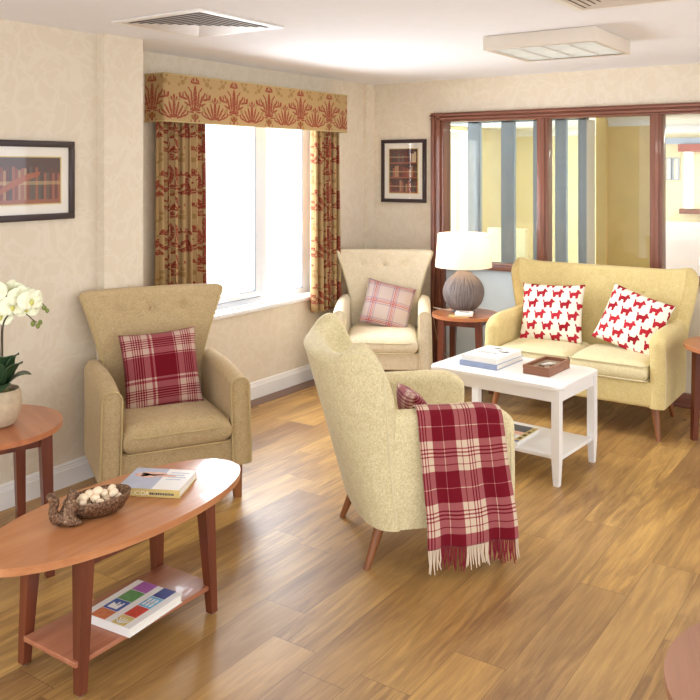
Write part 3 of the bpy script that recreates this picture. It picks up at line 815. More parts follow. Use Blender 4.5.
chair_fan('tan fan-backed armchair against the left wall, with a red tartan cushion', (-3.266, 3.03, 0), math.radians(60.5), M['fab_tan'], M['piping_tan'])
chair_fan('cream fan-backed armchair in the far corner, with a pale checked cushion', (-3.44, 5.455, 0), math.radians(30), M['fab_cream'], M['piping_lemon'])

def round_leg(bm, foot, top, r0=0.014, r1=0.026):
    taper(bm, foot, top, r0, r1, roundness=True)

def wing_seat(name, label, cat, loc, rz, HW, depth, fab, fabseat, pip, ncush, wrap, lean, ztopc, leg_h, arm_T, seat_z, arm_z=0.66, back_flare=0.06, buttons=(), yoff=0.0):
    t = empty(name, label, cat, loc, rz)
    yf = -depth/2; yb = depth/2
    ai = HW-2*arm_T           # inner face of the arm
    bx('base', fab, (-HW+arm_T, HW-arm_T, yf+0.012, yb-0.05, leg_h, seat_z-0.115), t, 0.02, 3)
    cw = 2*ai/ncush
    for k in range(ncush):
        x0 = -ai+k*cw+0.002; x1 = x0+cw-0.004
        bm = bmesh.new(); seat_cushion(bm, x0, x1, yf-0.012, yb-.16, seat_z-0.115, seat_z-0.012, 0.03, 0.02)
        sct = from_bm('seat_cushion', bm, fabseat, t, True, angle=60)
        bm = bmesh.new()
        for z in (seat_z-0.020, seat_z-0.108):
            tube(bm, [(x0+.004, yb-.2, z), (x0+.004, yf+.005, z), (x0+.018, yf-.011, z), (x1-.018, yf-.011, z), (x1-.004, yf+.005, z), (x1-.004, yb-.2, z)], 0.0045, 6)
        from_bm('piping', bm, pip, sct, True)
    for sg in (-1, 1):
        L = depth-0.08
        def mid(s, v, sg=sg):
            fr = 0.13   # big round front corner
            y0 = yf+0.005
            d = s*L
            zt = arm_z-0.03*max(0, (0.35-s))-(fr*0.8)*(1-edgef(d+0.012, fr)) 
            z = leg_h+(zt-leg_h)*v
            return (sg*(HW-arm_T+0.014*math.sin(PI*min(1, v))*0.5), y0+s*L, z)
        bm = bmesh.new(); shell(bm, mid, lambda s, v: (1, 0, 0), arm_T, L, 0.45, 0.03, arm_T*0.95, 30, 10)
        a = from_bm('arm', bm, fab, t, True, angle=60)
        bm = bmesh.new()
        pts = [Vector(mid(0.03/L, v))+Vector((sg*arm_T*f, -0.0, 0)) for v, f in ((0.02, .99), (.3, .99), (.6, .99), (.84, .97))]
        tube(bm, pts, 0.004, 6)
        from_bm('piping', bm, pip, a, True)
    # back: wraps round, wings come forward
    def zt_of(a):
        k = abs(a)
        return ztopc - wrap['drop']*(1-edgef((1-k)*wrap['len']/2+0.0001, wrap['r'])) + wrap['bump']*math.exp(-((k-wrap['bp'])/0.22)**2)
    def plan(a, z):
        h = (z-leg_h)/(ztopc-leg_h)
        w = HW-0.035+back_flare*smoothstep(0.35, 1.0, h)
        phi = a*PI/2*wrap['ang']
        sx = math.copysign(abs(math.sin(phi))**wrap['p'], phi)/(abs(math.sin(PI/2*wrap['ang']))**wrap['p'])
        cy = abs(math.cos(phi))**wrap['q']
        D = wrap['D']+lean*h if wrap.get('straight') else wrap['D']*(1.0-0.15*h)
        return Vector((w*sx, yb-0.045-D+D*cy+lean*h, 0))
    def midb(s, v):
        a = 2*s-1; z = leg_h+(zt_of(a)-leg_h)*v
        p = plan(a, z); return (p.x, p.y, z)
    def nb(s, v):
        a = 2*s-1; e = 0.01; z = leg_h+(ztopc-leg_h)*v
        p0, p1 = plan(max(-1, a-e), z), plan(min(1, a+e), z); d = p1-p0
        return (d.y, -d.x, 0.10*abs(d.x))
    def dim(q):
        return sum(0.012*math.exp(-((q.x-b)**2+(q.z-buttons[1])**2)/0.0006) for b in buttons[0]) if buttons else 0
    bm = bmesh.new(); shell(bm, midb, nb, wrap['T'], wrap['len'], 0.8, 0.035, 0.035, 60, 36, dimple=dim)
    b = from_bm('backrest', bm, fab, t, True, angle=75)
    bm = bmesh.new(); pts = []
    T = wrap['T']
    N = 70
    for k in range(N+1):    # welt following the outer rim of the back
        s = 0.03+0.94*k/N; p = Vector(midb(s, 0.965)); n = Vector(nb(s, 0.965)).normalized(); pts.append(p-n*T*0.93)
    down = []
    for k in range(1, 22):
        v = 0.965-0.93*k/21; s = 0.97; p = Vector(midb(s, v)); n = Vector(nb(s, v)).normalized(); down.append(p-n*T*1.0)
    up = []
    for k in range(1, 22):
        v = 0.965-0.93*k/21; s = 0.03; p = Vector(midb(s, v)); n = Vector(nb(s, v)).normalized(); up.append(p-n*T*1.0)
    tube(bm, up[::-1]+pts+down, 0.004, 6); from_bm('piping', bm, pip, b, True)
    if buttons:
        for q in buttons[0]:
            a = q/(HW+0.03); y = min((midb(0.5+a/2, (buttons[1]-leg_h)/(ztopc-leg_h))[1], 9)); 
            bm = bmesh.new(); bmesh.ops.create_uvsphere(bm, u_segments=12, v_segments=8, radius=0.010)
            for v in bm.verts: v.co = Vector((q+v.co.x, y-T+0.008+v.co.y*.5, buttons[1]+v.co.z))
            from_bm('button', bm, fab, b, True)
    fx = HW-0.075
    for sx in (-1, 1):
        bm = bmesh.new(); round_leg(bm, (sx*(fx+.035), yf+.05, 0), (sx*fx, yf+.09, leg_h+.012)); from_bm('leg', bm, M['oak_leg'], t, True)
        bm = bmesh.new(); round_leg(bm, (sx*(fx-.02), yb-.015, 0), (sx*(fx-.05), yb-.09, leg_h+.012)); from_bm('leg', bm, M['oak_leg'], t, True)
    return t

sofa = wing_seat('sofa', 'lemon two-seater wing-back sofa in front of the mahogany screen', 'sofa', (-1.88, 5.50, 0), 0.0, 0.585, 0.64, M['fab_lemon'], M['fab_seat'], M['piping_lemon'], 2,
    dict(drop=0.17, r=0.12, rf=0.75, bump=0.022, bp=0.82, ang=0.94, p=0.80, q=0.35, D=0.15, T=0.045, len=1.4), 0.07, 0.972, 0.20, 0.047, 0.47, 0.66, 0.075, ((-.3, -.1, .1, .3), 0.82))
WB_A = math.radians(136)
wing = wing_seat('armchair', 'pale lemon wing-back armchair seen from behind, with a tartan throw over its arm', 'armchair', (-1.88, 3.29, 0), WB_A, 0.36, 0.64, M['fab_pale'], M['fab_seat'], M['piping_lemon'], 1,
    dict(drop=0.27, r=0.12, straight=1, bump=0.065, bp=0.82, ang=0.97, p=0.85, q=0.50, D=0.125, T=0.048, len=1.25), 0.20, 0.885, 0.188, 0.047, 0.44, 0.66, 0.05)

# cushions resting on the seats
def on(t, x, y, z):
    return t.matrix_basis @ Vector((x, y, z)) if False else Matrix.Translation(t.location) @ Euler(t.rotation_euler).to_matrix().to_4x4() @ Vector((x, y, z))
chairs = [o for o in COL.objects if o.name.startswith('armchair')]
tan, cream = chairs[0], chairs[1]
def seat_cush(t, x, y, z, lean, spin, roll, w, h, T, mat, label, seed, uvo):
    R = Matrix.Rotation(t.rotation_euler.z, 4, 'Z') @ Matrix.Rotation(spin, 4, 'Z') @ Matrix.Rotation(-lean, 4, 'X') @ Matrix.Rotation(roll, 4, 'Y')
    return cushion('cushion', w, h, T, mat, on(t, x, y, z), R.to_euler(), label, seed=seed, uvo=uvo)
seat_cush(tan, 0.0, .015, .605, math.radians(20), math.radians(-4), math.radians(-3), .40, .40, .13, M['tartan_cushion'], 'red and cream tartan cushion on the tan armchair', 2, (0.06, 0.03))
seat_cush(cream, 0.03, .03, .590, math.radians(24), math.radians(4), math.radians(14), .38, .36, .13, M['check'], 'pale window-check cushion on the cream corner armchair', 3, (0, 0.03))
seat_cush(sofa, -.255, .065, .65, math.radians(20), math.radians(4), math.radians(-2), .44, .41, .13, M['dogs'], 'cushion with red terriers on the left of the sofa', 4, (0.02, 0.01))
seat_cush(sofa, .300, .045, .65, math.radians(22), math.radians(-8), math.radians(15), .44, .39, .13, M['dogs'], 'cushion with red terriers tilted on the right of the sofa', 5, (0.05, 0.03))
seat_cush(wing, -.07, .03, .545, math.radians(22), math.radians(0), math.radians(4), .34, .28, .12, M['tartan_cushion'], 'dark red tartan cushion partly hidden in the lemon wing-back armchair', 6, (0.02, 0.12))

# throw over the near arm of the wing chair
def throw():
    HW, T = 0.36, 0.047
    xc = -(HW-T)-0.004
    t = empty('throw_blanket', 'red and cream tartan throw with fringe over the wing-back armchair arm', 'throw', on(wing, 0, 0, 0), WB_A)
    zt = 0.668; prof = []
    prof += [(xc+T+.010, .50), (xc+T+.010, .56), (xc+T+.009, zt-.05)]
    for k in range(9):
        a = PI*k/8; prof.append((xc+math.cos(a)*(T+.008), zt-.047+math.sin(a)*(.047+.006)))
    for k in range(1, 15): prof.append((xc-T-.012-.004*math.sin(k*.6)-0.028*(k/14)**1.5, zt-.05-(zt-.05-.145)*k/14))
    cum = [0]
    for a, b in zip(prof, prof[1:]): cum.append(cum[-1]+math.dist(a, b))
    Ltot = cum[-1]
    def pt(s):
        d = s*Ltot
        for i in range(len(cum)-1):
            if d <= cum[i+1]+1e-9:
                k = (d-cum[i])/(cum[i+1]-cum[i]); return (prof[i][0]+(prof[i+1][0]-prof[i][0])*k, prof[i][1]+(prof[i+1][1]-prof[i][1])*k, d)
    y0, y1 = -.258, .105
    def fn(u, v):
        x, z, d = pt(v)
        hang = smoothstep(0.35, 1.0, v)
        y = y0+(y1-y0)*u + (0.012*math.sin(v*5)) - 0.02*hang*(1-u)+0.0*hang
        x -= 0.010*hang*(1+math.sin(u*13+1.0)) + 0.004*(1+math.sin(u*23+v*6))*smoothstep(.3, .6, v)
        z -= 0.012*math.sin(PI*u)*0.3 + 0.03*hang*u*0.6
        z -= 0.07*max(0, -.16-y)*smoothstep(0, .2, v)*(1-smoothstep(.3, .5, v))*3.0
        return (x, y, z)
    uvgrid('blanket', fn, 60, 80, M['tartan'], t, thick=0.006, uvfn=lambda u, v: (u*(y1-y0)-0.029, v*Ltot-0.047))
    rnd = random.Random(4); N = 54
    cw, rw = plain('cream wool', (216, 196, 172), 0.95), plain('red wool', (128, 26, 42), 0.95)
    for k in range(N):
        u = (k+.5)/N; p = Vector(fn(u, 1.0)); L = 0.085+rnd.uniform(-.012, .012)
        pts = [p+Vector((0, 0, .004)), p+Vector((-.003*rnd.random(), rnd.uniform(-.004, .004), -L*.5)), p+Vector((-.008*rnd.random(), rnd.uniform(-.010, .010), -L))]
        uvx = (u*(y1-y0)-0.029)/0.195 % 1
        bm = bmesh.new(); tube(bm, pts, [.0030, .0034, .0022], 5)
        from_bm('tassel', bm, rw if (uvx < .44 or .93 < uvx) else cw, t, True)
throw()

# ---------------------------------------------------------------- tables
def ellipse(a, b, n=72, p=2.0):
    out = []
    for k in range(n):
        th = 2*PI*k/n; c, s = math.cos(th), math.sin(th)
        out.append((a*math.copysign(abs(c)**(2/p), c), b*math.copysign(abs(s)**(2/p), s)))
    return out
def oval_table():
    t = empty('coffee_table', 'oval cherry wood coffee table with lower shelf, holding a squirrel bowl', 'coffee table', (-2.33, 1.98, 0))
    bm = bmesh.new(); prism(bm, ellipse(.24, .55), .44, .465, bevel=0.006); from_bm('tabletop', bm, M['table_top'], t, True, angle=30)
    fx, fy = .130, .283
    for sx in (-1, 1):
        for sy in (-1, 1):
            bm = bmesh.new(); taper(bm, (sx*(fx+.015), sy*(fy+.01), .006), (sx*(fx+.002), sy*(fy-.012), .44), .015, .025)
            l = from_bm('leg', bm, M['table_leg'], t)
            bm = bmesh.new(); lathe(bm, [(0, 0), (.011, 0), (.011, .007), (0, .007)], 12, sx*(fx+.015), sy*(fy+.01)); from_bm('glide', bm, M['metal'], l, True)
    bm = bmesh.new()
    for sx in (-1, 1): box(bm, sx*fx-.009, sx*fx+.009, -fy+.035, fy-.035, .385, .44)
    for sy in (-1, 1): box(bm, -fx+.02, fx-.02, sy*(fy-.012)-.009, sy*(fy-.012)+.009, .385, .44)
    for sy in (-1, 1): box(bm, -.02, .02, sy*(fy-.02) if sy > 0 else -fy-.10, fy+.10 if sy > 0 else -(fy-.02), .410, .44)
    from_bm('apron', bm, M['table_leg'], t)
    bx('shelf', M['shelf'], (-.118, .150, -.315, .300, .093, .11), t, 0.002)
    return t
oval_table()
def round_table(label, loc, R, Ht, legR, az, top=None):
    t = empty('side_table', label, 'table', loc, az)
    bm = bmesh.new(); prism(bm, ellipse(R, R, 64), Ht-.022, Ht, bevel=0.007); from_bm('tabletop', bm, top or M['table_top_x'], t, True, angle=30)
    for k in range(4):
        a = PI/4+k*PI/2; c, s = math.cos(a), math.sin(a)
        bm = bmesh.new(); taper(bm, (c*(legR+.01), s*(legR+.01), 0), (c*(legR-.01), s*(legR-.01), Ht-.02), .016, .023); from_bm('leg', bm, M['table_leg'], t)
    bm = bmesh.new(); q = legR*.7071-.012
    for sg in (-1, 1):
        box(bm, -q+.012, q-.012, sg*q-.009, sg*q+.009, Ht-.075, Ht-.022); box(bm, sg*q-.009, sg*q+.009, -q+.012, q-.012, Ht-.075, Ht-.022)
    from_bm('apron', bm, M['table_leg'], t)
    return t
round_table('round cherry wood side table by the left wall under the white orchid', (-3.172, 1.985, 0), .297, .60, .265, math.radians(-18))
round_table('round cherry wood side table under the table lamp, in the far corner', (-2.75, 5.475, 0), .242, .60, .20, math.radians(10))
round_table('round cherry wood table at the right edge, beside the lemon sofa', (-.92, 5.38, 0), .30, .60, .235, math.radians(135))
round_table('round wooden table cut off by the bottom right corner', (-.135, 2.09, 0), .375, .50, .30, math.radians(20), wood('pale walnut top', (178, 128, 100), (150, 102, 78), 1, 0.5, 0.35))

def white_table():
    t = empty('coffee_table', 'white rectangular coffee table with lower shelf in front of the sofa', 'coffee table', (-1.935, 4.45, 0), math.radians(-4))
    hx, hy, r = .405, .265, .05
    pts = []
    for cx, cy, a0 in ((hx-r, hy-r, 0), (-hx+r, hy-r, 90), (-hx+r, -hy+r, 180), (hx-r, -hy+r, 270)):
        for k in range(7): a = math.radians(a0+15*k); pts.append((cx+r*math.cos(a), cy+r*math.sin(a)))
    bm = bmesh.new(); prism(bm, pts, .498, .52, bevel=0.008); from_bm('tabletop', bm, M['white'], t, True, angle=30)
    lx, ly = hx-.035, hy-.035
    for sx in (-1, 1):
        for sy in (-1, 1):
            bm = bmesh.new(); taper(bm, (sx*(lx+.0), sy*(ly+.0), 0), (sx*lx, sy*ly, .14), (.015, .015), .0215); box(bm, sx*lx-.0215, sx*lx+.0215, sy*ly-.0215, sy*ly+.0215, .14, .498)
            from_bm('leg', bm, M['white'], t)
    bm = bmesh.new()
    for sy in (-1, 1): box(bm, -lx+.022, lx-.022, sy*(ly+.006)-.009, sy*(ly+.006)+.009, .435, .498)
    for sx in (-1, 1): box(bm, sx*(lx+.006)-.009, sx*(lx+.006)+.009, -ly+.022, ly-.022, .435, .498)
    from_bm('apron', bm, M['white'], t)
    bm = bmesh.new(); box(bm, -lx-.01, lx+.01, -ly+.0225, ly-.0225, .125, .145, 0.002)
    from_bm('shelf', bm, M['white'], t, True)
white_table()

# ---------------------------------------------------------------- books
def book(label, w, d, h, loc, rz, cover, pages, cat='book', group=None, name='book', extra=None):
    """spine along local -y side... cover boards, page block"""
    t = empty(name, label, cat, loc, rz, group)
    bm = bmesh.new(); c = 0.0028
    box(bm, -w/2, w/2, -d/2, d/2, 0, c, .0008, 1); box(bm, -w/2, w/2, -d/2, d/2, h-c, h, .0008, 1); box(bm, -w/2, w/2, -d/2, -d/2+c, c, h-c)
    from_bm('cover', bm, cover, t)
    bx('pages', pages, (-w/2+.004, w/2-.004, -d/2+c, d/2-.004, c, h-c), t)
    if extra: extra(t, w, d, h)
    return t
def quads(t, name, rects, z):
    mats = []; bm = bmesh.new()
    for (x0, x1, y0, y1, m) in rects:
        if m not in mats: mats.append(m)
        box(bm, x0, x1, y0, y1, z, z+.0006, mi=mats.index(m))
    return from_bm(name, bm, [M[m] for m in mats], t)
def text(t, s, size, loc, rot, mat, name='lettering'):
    cu = bpy.data.curves.new(name, 'FONT'); cu.body = s; cu.size = size; cu.align_x = 'LEFT'; cu.extrude = .0003
    o = bpy.data.objects.new(name, cu); COL.objects.link(o); bpy.context.view_layer.update()
    me = bpy.data.meshes.new_from_object(o.evaluated_get(bpy.context.evaluated_depsgraph_get())); bpy.data.objects.remove(o)
    me.materials.clear(); return link(name, me, mat, t, loc, rot)
def ex_oval(t, w, d, h):
    quads(t, 'cover_print', [(-w/2, w*.05, -d/2, d/2, 'greyblue'), (w*.05, w/2, -d/2, d/2, 'book_white')], h)
    bm = bmesh.new()
    for (x, y, a, b) in ((-.07, .03, .03, .018), (-.03, .045, .05, .016), (.01, .03, .05, .012), (-.045, .02, .03, .018)):
        prism(bm, [(x+px, y+py) for px, py in ellipse(a, b, 20)], h+.0006+0.0002*x, h+.0012)
    from_bm('cover_portrait', bm, M['skin'], t)
    bm = bmesh.new()
    for k in range(4): box(bm, .03, .03+.07-.012*(k % 2), .06-k*.022, .066-k*.022, h+.0006, h+.0010)
    from_bm('cover_lines', bm, M['greyblue'], t)
    text(t, 'LUCIDA', .022, (-.075, -d/2-.0006, h*.22), (PI/2, 0, 0), M['spine_txt'])
    bm = bmesh.new(); x = .005
    rr = random.Random(2)
    while x < .095:
        q = rr.uniform(.002, .006); box(bm, x, x+q, -d/2-.0008, -d/2, h*.32, h*.58); x += q+.002
    from_bm('spine_marks', bm, M['ink'], t)
book('mustard-spined book with a portrait on its cover, on the oval coffee table', .235, .20, .030, (-2.355, 2.165, .4655), math.radians(27), M['book_yel'], M['paper_w'], extra=ex_oval)
def ex_shelf(t, w, d, h):
    # two strips of printed blocks running the length of the cover
    L = d
    R = []
    ys = [-.5, -.28, -.02, .25, .5]
    for (x0, x1, cols) in ((-.36, -.04, ['ink_or_', 'ink_bl', 'ink_gr', 'ink_pu']), (.10, .36, ['ink_ye', 'ink_rd', 'ink_lb', 'ink_db'])):
        for k, c in enumerate(cols): R.append((x0*w, x1*w, ys[k]*L+.002, ys[k+1]*L-.001, c))
    quads(t, 'cover_print', R, h)
    rr = random.Random(9)
    bm = bmesh.new()
    for k in range(7): box(bm, -.30*w+k*.006, -.30*w+k*.006+.0062, -.24*L, -.24*L+rr.uniform(.02, .045), h+.0007, h+.0011)
    from_bm('skyline_motif', bm, M['book_white'], t)
    bm = bmesh.new()
    for k in range(3): box(bm, .14*w+k*.015, .14*w+k*.015+.008, .02*L, .20*L, h+.0007, h+.0011)
    box(bm, .14*w, .14*w+.038, .10*L, .12*L, h+.0007, h+.0011)
    from_bm('bar_motif', bm, M['book_white'], t)
    bm = bmesh.new()
    for k in range(5): box(bm, -.002, .002, 0, .035, 0, .0004, mtx=Matrix.Translation((.22*w, -.47*L, h+.0007)) @ Matrix.Rotation(math.radians(-50+k*25), 4, 'Z'))
    from_bm('leaf_motif', bm, M['book_white'], t)
book('white book with colourful picture blocks on the shelf of the oval coffee table', .212, .262, .030, (-2.268, 1.975, .1105), math.radians(5), M['book_white'], M['paper_w'], extra=ex_shelf)
bk1 = book('blue-edged book at the bottom of the pair on the white coffee table', .24, .33, .030, (-2.085, 4.485, .5205), math.radians(-3), M['blue_spine'], M['paper_w'])
def ex_top(t, w, d, h):
    bm = bmesh.new(); rr = random.Random(3)
    for (x, y, a, b) in ((-.01, .10, .035, .012), (.06, .03, .03, .014), (.02, .055, .012, .008), (.075, .05, .015, .01)):
        prism(bm, [(x+px*rr.uniform(.7, 1.1), y+py*rr.uniform(.7, 1.1)) for px, py in ellipse(a, b, 22)], h, h+.0006)
    from_bm('cover_picture', bm, M['ink'], t)
    text(t, 'WHITE', .04, (-.075, -.045, h), (0, 0, 0), M['ink'])
    quads(t, 'cover_band', [(-w/2+.01, w/2-.01, -d/2+.012, -d/2+.018, 'greyblue')], h)
book('white book with dark lettering on top of the pair on the white coffee table', .225, .31, .032, (-2.08, 4.48, .5510), math.radians(-4), M['book_white'], M['paper_w'], extra=ex_top)
def magazine():
    t = empty('magazine', 'colourful magazine with a striped edge on the white coffee table shelf', 'magazine', (-1.925, 4.40, .1455), math.radians(-2))
    bx('pages', M['paper_w'], (-.105, .105, -.14, .14, 0, .022), t, 0.001)
    quads(t, 'cover', [(-.105, .07, .03, .14, 'ink'), (-.105, .07, -.03, .03, 'skin'), (-.105, .07, -.12, -.03, 'book_white'), (-.09, .05, -.09, -.045, 'ink_lb'), (-.105, .105, -.14, -.12, 'ink_bl'), (.07, .105, -.12, .14, 'book_yel'),
        (.078, .097, -.09, -.06, 'ink'), (.078, .097, -.03, .0, 'ink_gr'), (.078, .097, .03, .06, 'ink'), (.078, .097, .09, .11, 'ink_gr')], .022)
magazine()
def wooden_box():
    t = empty('wooden_box', 'open walnut box with small keepsakes on the white coffee table', 'box', (-1.748, 4.478, .5205), math.radians(-3))
    w, d, h = .076, .140, .048
    bm = bmesh.new(); q = .010
    for dd in ((-w, w, -d, -d+q), (-w, w, d-q, d), (-w, -w+q, -d+q, d-q), (w-q, w, -d+q, d-q)): box(bm, *dd, 0, h*.58); 
    for dd in ((-w-.001, w+.001, -d-.001, -d+q+.004), (-w-.001, w+.001, d-q-.004, d+.001), (-w-.001, -w+q+.004, -d+q, d-q), (w-q-.004, w+.001, -d+q, d-q)): box(bm, *dd, h*.62, h)
    box(bm, -w+.002, w-.002, -d+.002, d-.002, 0, .006); box(bm, -w+.002, w-.002, -d+.002, -d+q-.002, h*.58, h*.62); box(bm, -w+.002, w-.002, d-q+.002, d-.002, h*.58, h*.62)
    box(bm, -w+.002, -w+q-.002, -d+.002, d-.002, h*.58, h*.62); box(bm, w-q+.002, w-.002, -d+.002, d-.002, h*.58, h*.62)
    from_bm('case', bm, M['box_wood'], t)
    bx('lining', M['box_in'], (-w+q, w-q, -d+q, d-q, .006, .030), t)
    bm = bmesh.new(); tube(bm, [(-.02, -.02, .036), (.01, .01, .038), (.035, .04, .037)], [.004, .007, .003], 8); from_bm('keepsake', bm, M['beads'], t, True)
    bm = bmesh.new()
    for x, y in ((-.03, .03), (.0, -.05), (.03, -.01), (-.02, -.04)):
        bm = bmesh.new(); lathe(bm, [(0, .0302), (.009, .0302), (.009, .036), (0, .036)], 10, x, y); from_bm('coin', bm, M['bronze'], t, True)
wooden_box()
def cards():
    t = empty('card_box', 'small white card box on the round table in front of the lamp', 'box', (-2.700, 5.325, .6005), math.radians(22))
    bx('lower_card', M['book_yel'], (-.095, .05, -.035, .03, 0, .008), t, 0.001)
    bx('case', M['book_white'], (-.05, .075, -.035, .065, .0085, .032), t, 0.002)
    bx('printed_label', M['ink'], (-.02, .045, -.005, .025, .032, .0325), t)
cards()

# ---------------------------------------------------------------- lamp
def lamp():
    t = empty('table_lamp', 'table lamp with a ribbed grey globe base and white drum shade', 'lamp', (-2.785, 5.51, .6005))
    R = .150
    prof = [(0, 0), (.075, 0), (.085, .006)]
    for k in range(1, 20):
        a = -PI/2+PI*(k/20)*1.0; z = .145+R*.98*math.sin(a); r = R*math.cos(a)
        if r > .05 and z > .012: prof.append((r, z))
    prof += [(.045, .297), (.018, .300), (0, .300)]
    bm = bmesh.new(); lathe(bm, prof, 96)
    for v in bm.verts:
        r = math.hypot(v.co.x, v.co.y)
        if r > .06:
            a = math.atan2(v.co.y, v.co.x); k = 1+.012*(abs((a*24/PI) % 2-1)-.5)
            v.co.x *= k; v.co.y *= k
    from_bm('lamp_base', bm, M['lampbase'], t, True, angle=50)
    bm = bmesh.new(); lathe(bm, [(0, .298), (.010, .298), (.010, .345), (.018, .35), (.018, .385), (0, .385)], 16); from_bm('lamp_holder', bm, M['metal'], t, True)
    bm = bmesh.new(); lathe(bm, [(0, .385), (.012, .388), (.028, .42), (.024, .445), (0, .458)], 16); from_bm('bulb', bm, M['bulb'], t, True)
    bm = bmesh.new(); lathe(bm, [(.206, .330), (.186, .572), (.183, .572), (.203, .330), (.206, .330)], 64); s = from_bm('lamp_shade', bm, M['shade'], t, True, angle=60)
    bm = bmesh.new()
    for k in range(3):
        a = 2*PI*k/3; tube(bm, [(0, 0, .40), (.1*math.cos(a), .1*math.sin(a), .41), (.193*math.cos(a), .193*math.sin(a), .46)], .002, 6)
    from_bm('shade_carrier', bm, M['metal'], s, True)
    bm = bmesh.new()
    pts = [(-.06, -.05+.02, .012), (-.14, -.02, .006), (-.26, .02, .004), (-.272, .03, -.05), (-.25, .07, -.25), (-.20, .16, -.42), (-.16, .24, -.56), (-.14, .30, -.595)]
    tube(bm, pts, .003, 6); from_bm('flex', bm, M['cord'], t, True)
    ld = bpy.data.lights.new('lamp_bulb_light', 'POINT'); ld.energy = 2.2; ld.color = (1, .80, .55); ld.shadow_soft_size = .035
    lo = bpy.data.objects.new('lamp_bulb_light', ld); COL.objects.link(lo); lo.location = (-2.785, 5.51, .6005+.50)
lamp()

# ---------------------------------------------------------------- white bead ball on the right table
def bead_ball():
    t = empty('bead_ornament', 'white beaded ball ornament on a slim stem at the right edge', 'ornament', (-1.03, 5.40, .6005))
    bm = bmesh.new(); lathe(bm, [(0, 0), (.055, 0), (.055, .008), (.012, .016), (.007, .05), (.007, .40), (0, .40)], 24); from_bm('stand', bm, M['white'], t, True)
    bm = bmesh.new(); N = 170; ga = PI*(3-math.sqrt(5))
    bmesh.ops.create_icosphere(bm, subdivisions=2, radius=.075, matrix=Matrix.Translation((0, 0, .475)))
    for k in range(N):
        z = 1-2*(k+.5)/N; r = math.sqrt(1-z*z); d = Vector((math.cos(k*ga)*r, math.sin(k*ga)*r, z)); c = Vector((0, 0, .475))
        tube(bm, [c+d*.07, c+d*.100], .0022, 5)
        bmesh.ops.create_icosphere(bm, subdivisions=1, radius=.0075, matrix=Matrix.Translation(c+d*.104))
    from_bm('bead_ball', bm, M['beads'], t, True)
bead_ball()

# ---------------------------------------------------------------- squirrel bowl and nuts
def metablob(balls, res=0.004, name='blob'):
    mb = bpy.data.metaballs.new(name); mb.resolution = res; mb.render_resolution = res; mb.threshold = 0.6
    for e_ in balls:
        e = mb.elements.new(); e.type = 'ELLIPSOID'; e.co = e_[0:3]; r = max(e_[3:6]); e.radius = r*1.95
        e.size_x, e.size_y, e.size_z = e_[3]/r, e_[4]/r, e_[5]/r
        if len(e_) > 6: e.rotation = Euler((0, e_[6], 0)).to_quaternion()
    o = bpy.data.objects.new(name, mb); COL.objects.link(o); bpy.context.view_layer.update()
    me = bpy.data.meshes.new_from_object(o.evaluated_get(bpy.context.evaluated_depsgraph_get()))
    bpy.data.objects.remove(o); me.materials.clear()
    for p in me.polygons: p.use_smooth = True
    return me
BOWL = Vector((-2.342, 1.878, .4655)); BA = math.radians(66); BS = 1.25
def squirrel_bowl():
    # local +x runs from the squirrel to the far end of the bowl
    t = empty('squirrel_bowl', 'bronze nut bowl with a squirrel on its rim, on the oval coffee table', 'bowl', BOWL, BA); t.scale = (BS, BS, BS)
    bm = bmesh.new(); n = 48
    prof = [(0, 0, 0), (.5, 0, 0), (.78, .012, 0), (.96, .034, 0), (1.0, .050, 0), (.97, .053, 0), (.90, .048, 0), (.80, .030, 0), (.55, .014, 0), (0, .010, 0)]
    rings = []
    for (r, z, _) in prof:
        if r == 0: rings.append([bm.verts.new((0.0, 0, z))]); continue
        ring = []
        for k in range(n):
            a = 2*PI*k/n; zz = z*(1+.10*math.cos(a)) if z > .02 else z
            ring.append(bm.verts.new((.092*r*math.cos(a), .058*r*math.sin(a), zz)))
        rings.append(ring)
    for a, b in zip(rings, rings[1:]):
        for k in range(n):
            k2 = (k+1) % n
            if len(a) == 1: bm.faces.new((a[0], b[k2], b[k]))
            elif len(b) == 1: bm.faces.new((a[k], a[k2], b[0]))
            else: bm.faces.new((a[k], a[k2], b[k2], b[k]))
    from_bm('bowl', bm, M['bronze'], t, True, angle=70)
    balls = [(-.088, -.03, .020, .022, .018, .019), (-.083, -.03, .040, .015, .014, .018), (-.078, -.03, .058, .011, .011, .012),
             (-.074, -.031, .073, .012, .010, .010), (-.062, -.032, .070, .006, .006, .005), (-.080, -.038, .085, .003, .003, .007), (-.078, -.024, .085, .003, .003, .007),
             (-.070, -.042, .048, .005, .004, .012), (-.064, -.040, .042, .010, .004, .004), (-.070, -.018, .048, .005, .004, .012), (-.064, -.020, .042, .010, .004, .004),
             (-.078, -.048, .010, .018, .007, .009), (-.078, -.013, .010, .018, .007, .009), (-.066, -.050, .006, .012, .005, .005)]
    tail = [(-.108, .012), (-.120, .020), (-.124, .034), (-.122, .048), (-.119, .060), (-.122, .070), (-.130, .076)]
    for k, (x, z) in enumerate(tail): balls.append((x, -.03, z, .010, .010, .010+(.002 if 0 < k < 4 else 0)))
    me = metablob(balls, .0030, 'squirrel'); 
    zmin = min(v.co.z for v in me.vertices)
    for v in me.vertices:
        v.co.z -= zmin; v.co = Vector((-.078+(v.co.x+.078)*1.0, -.03+(v.co.y+.03)*1.1, v.co.z*1.05))
    link('squirrel', me, M['bronze'], t)
squirrel_bowl()
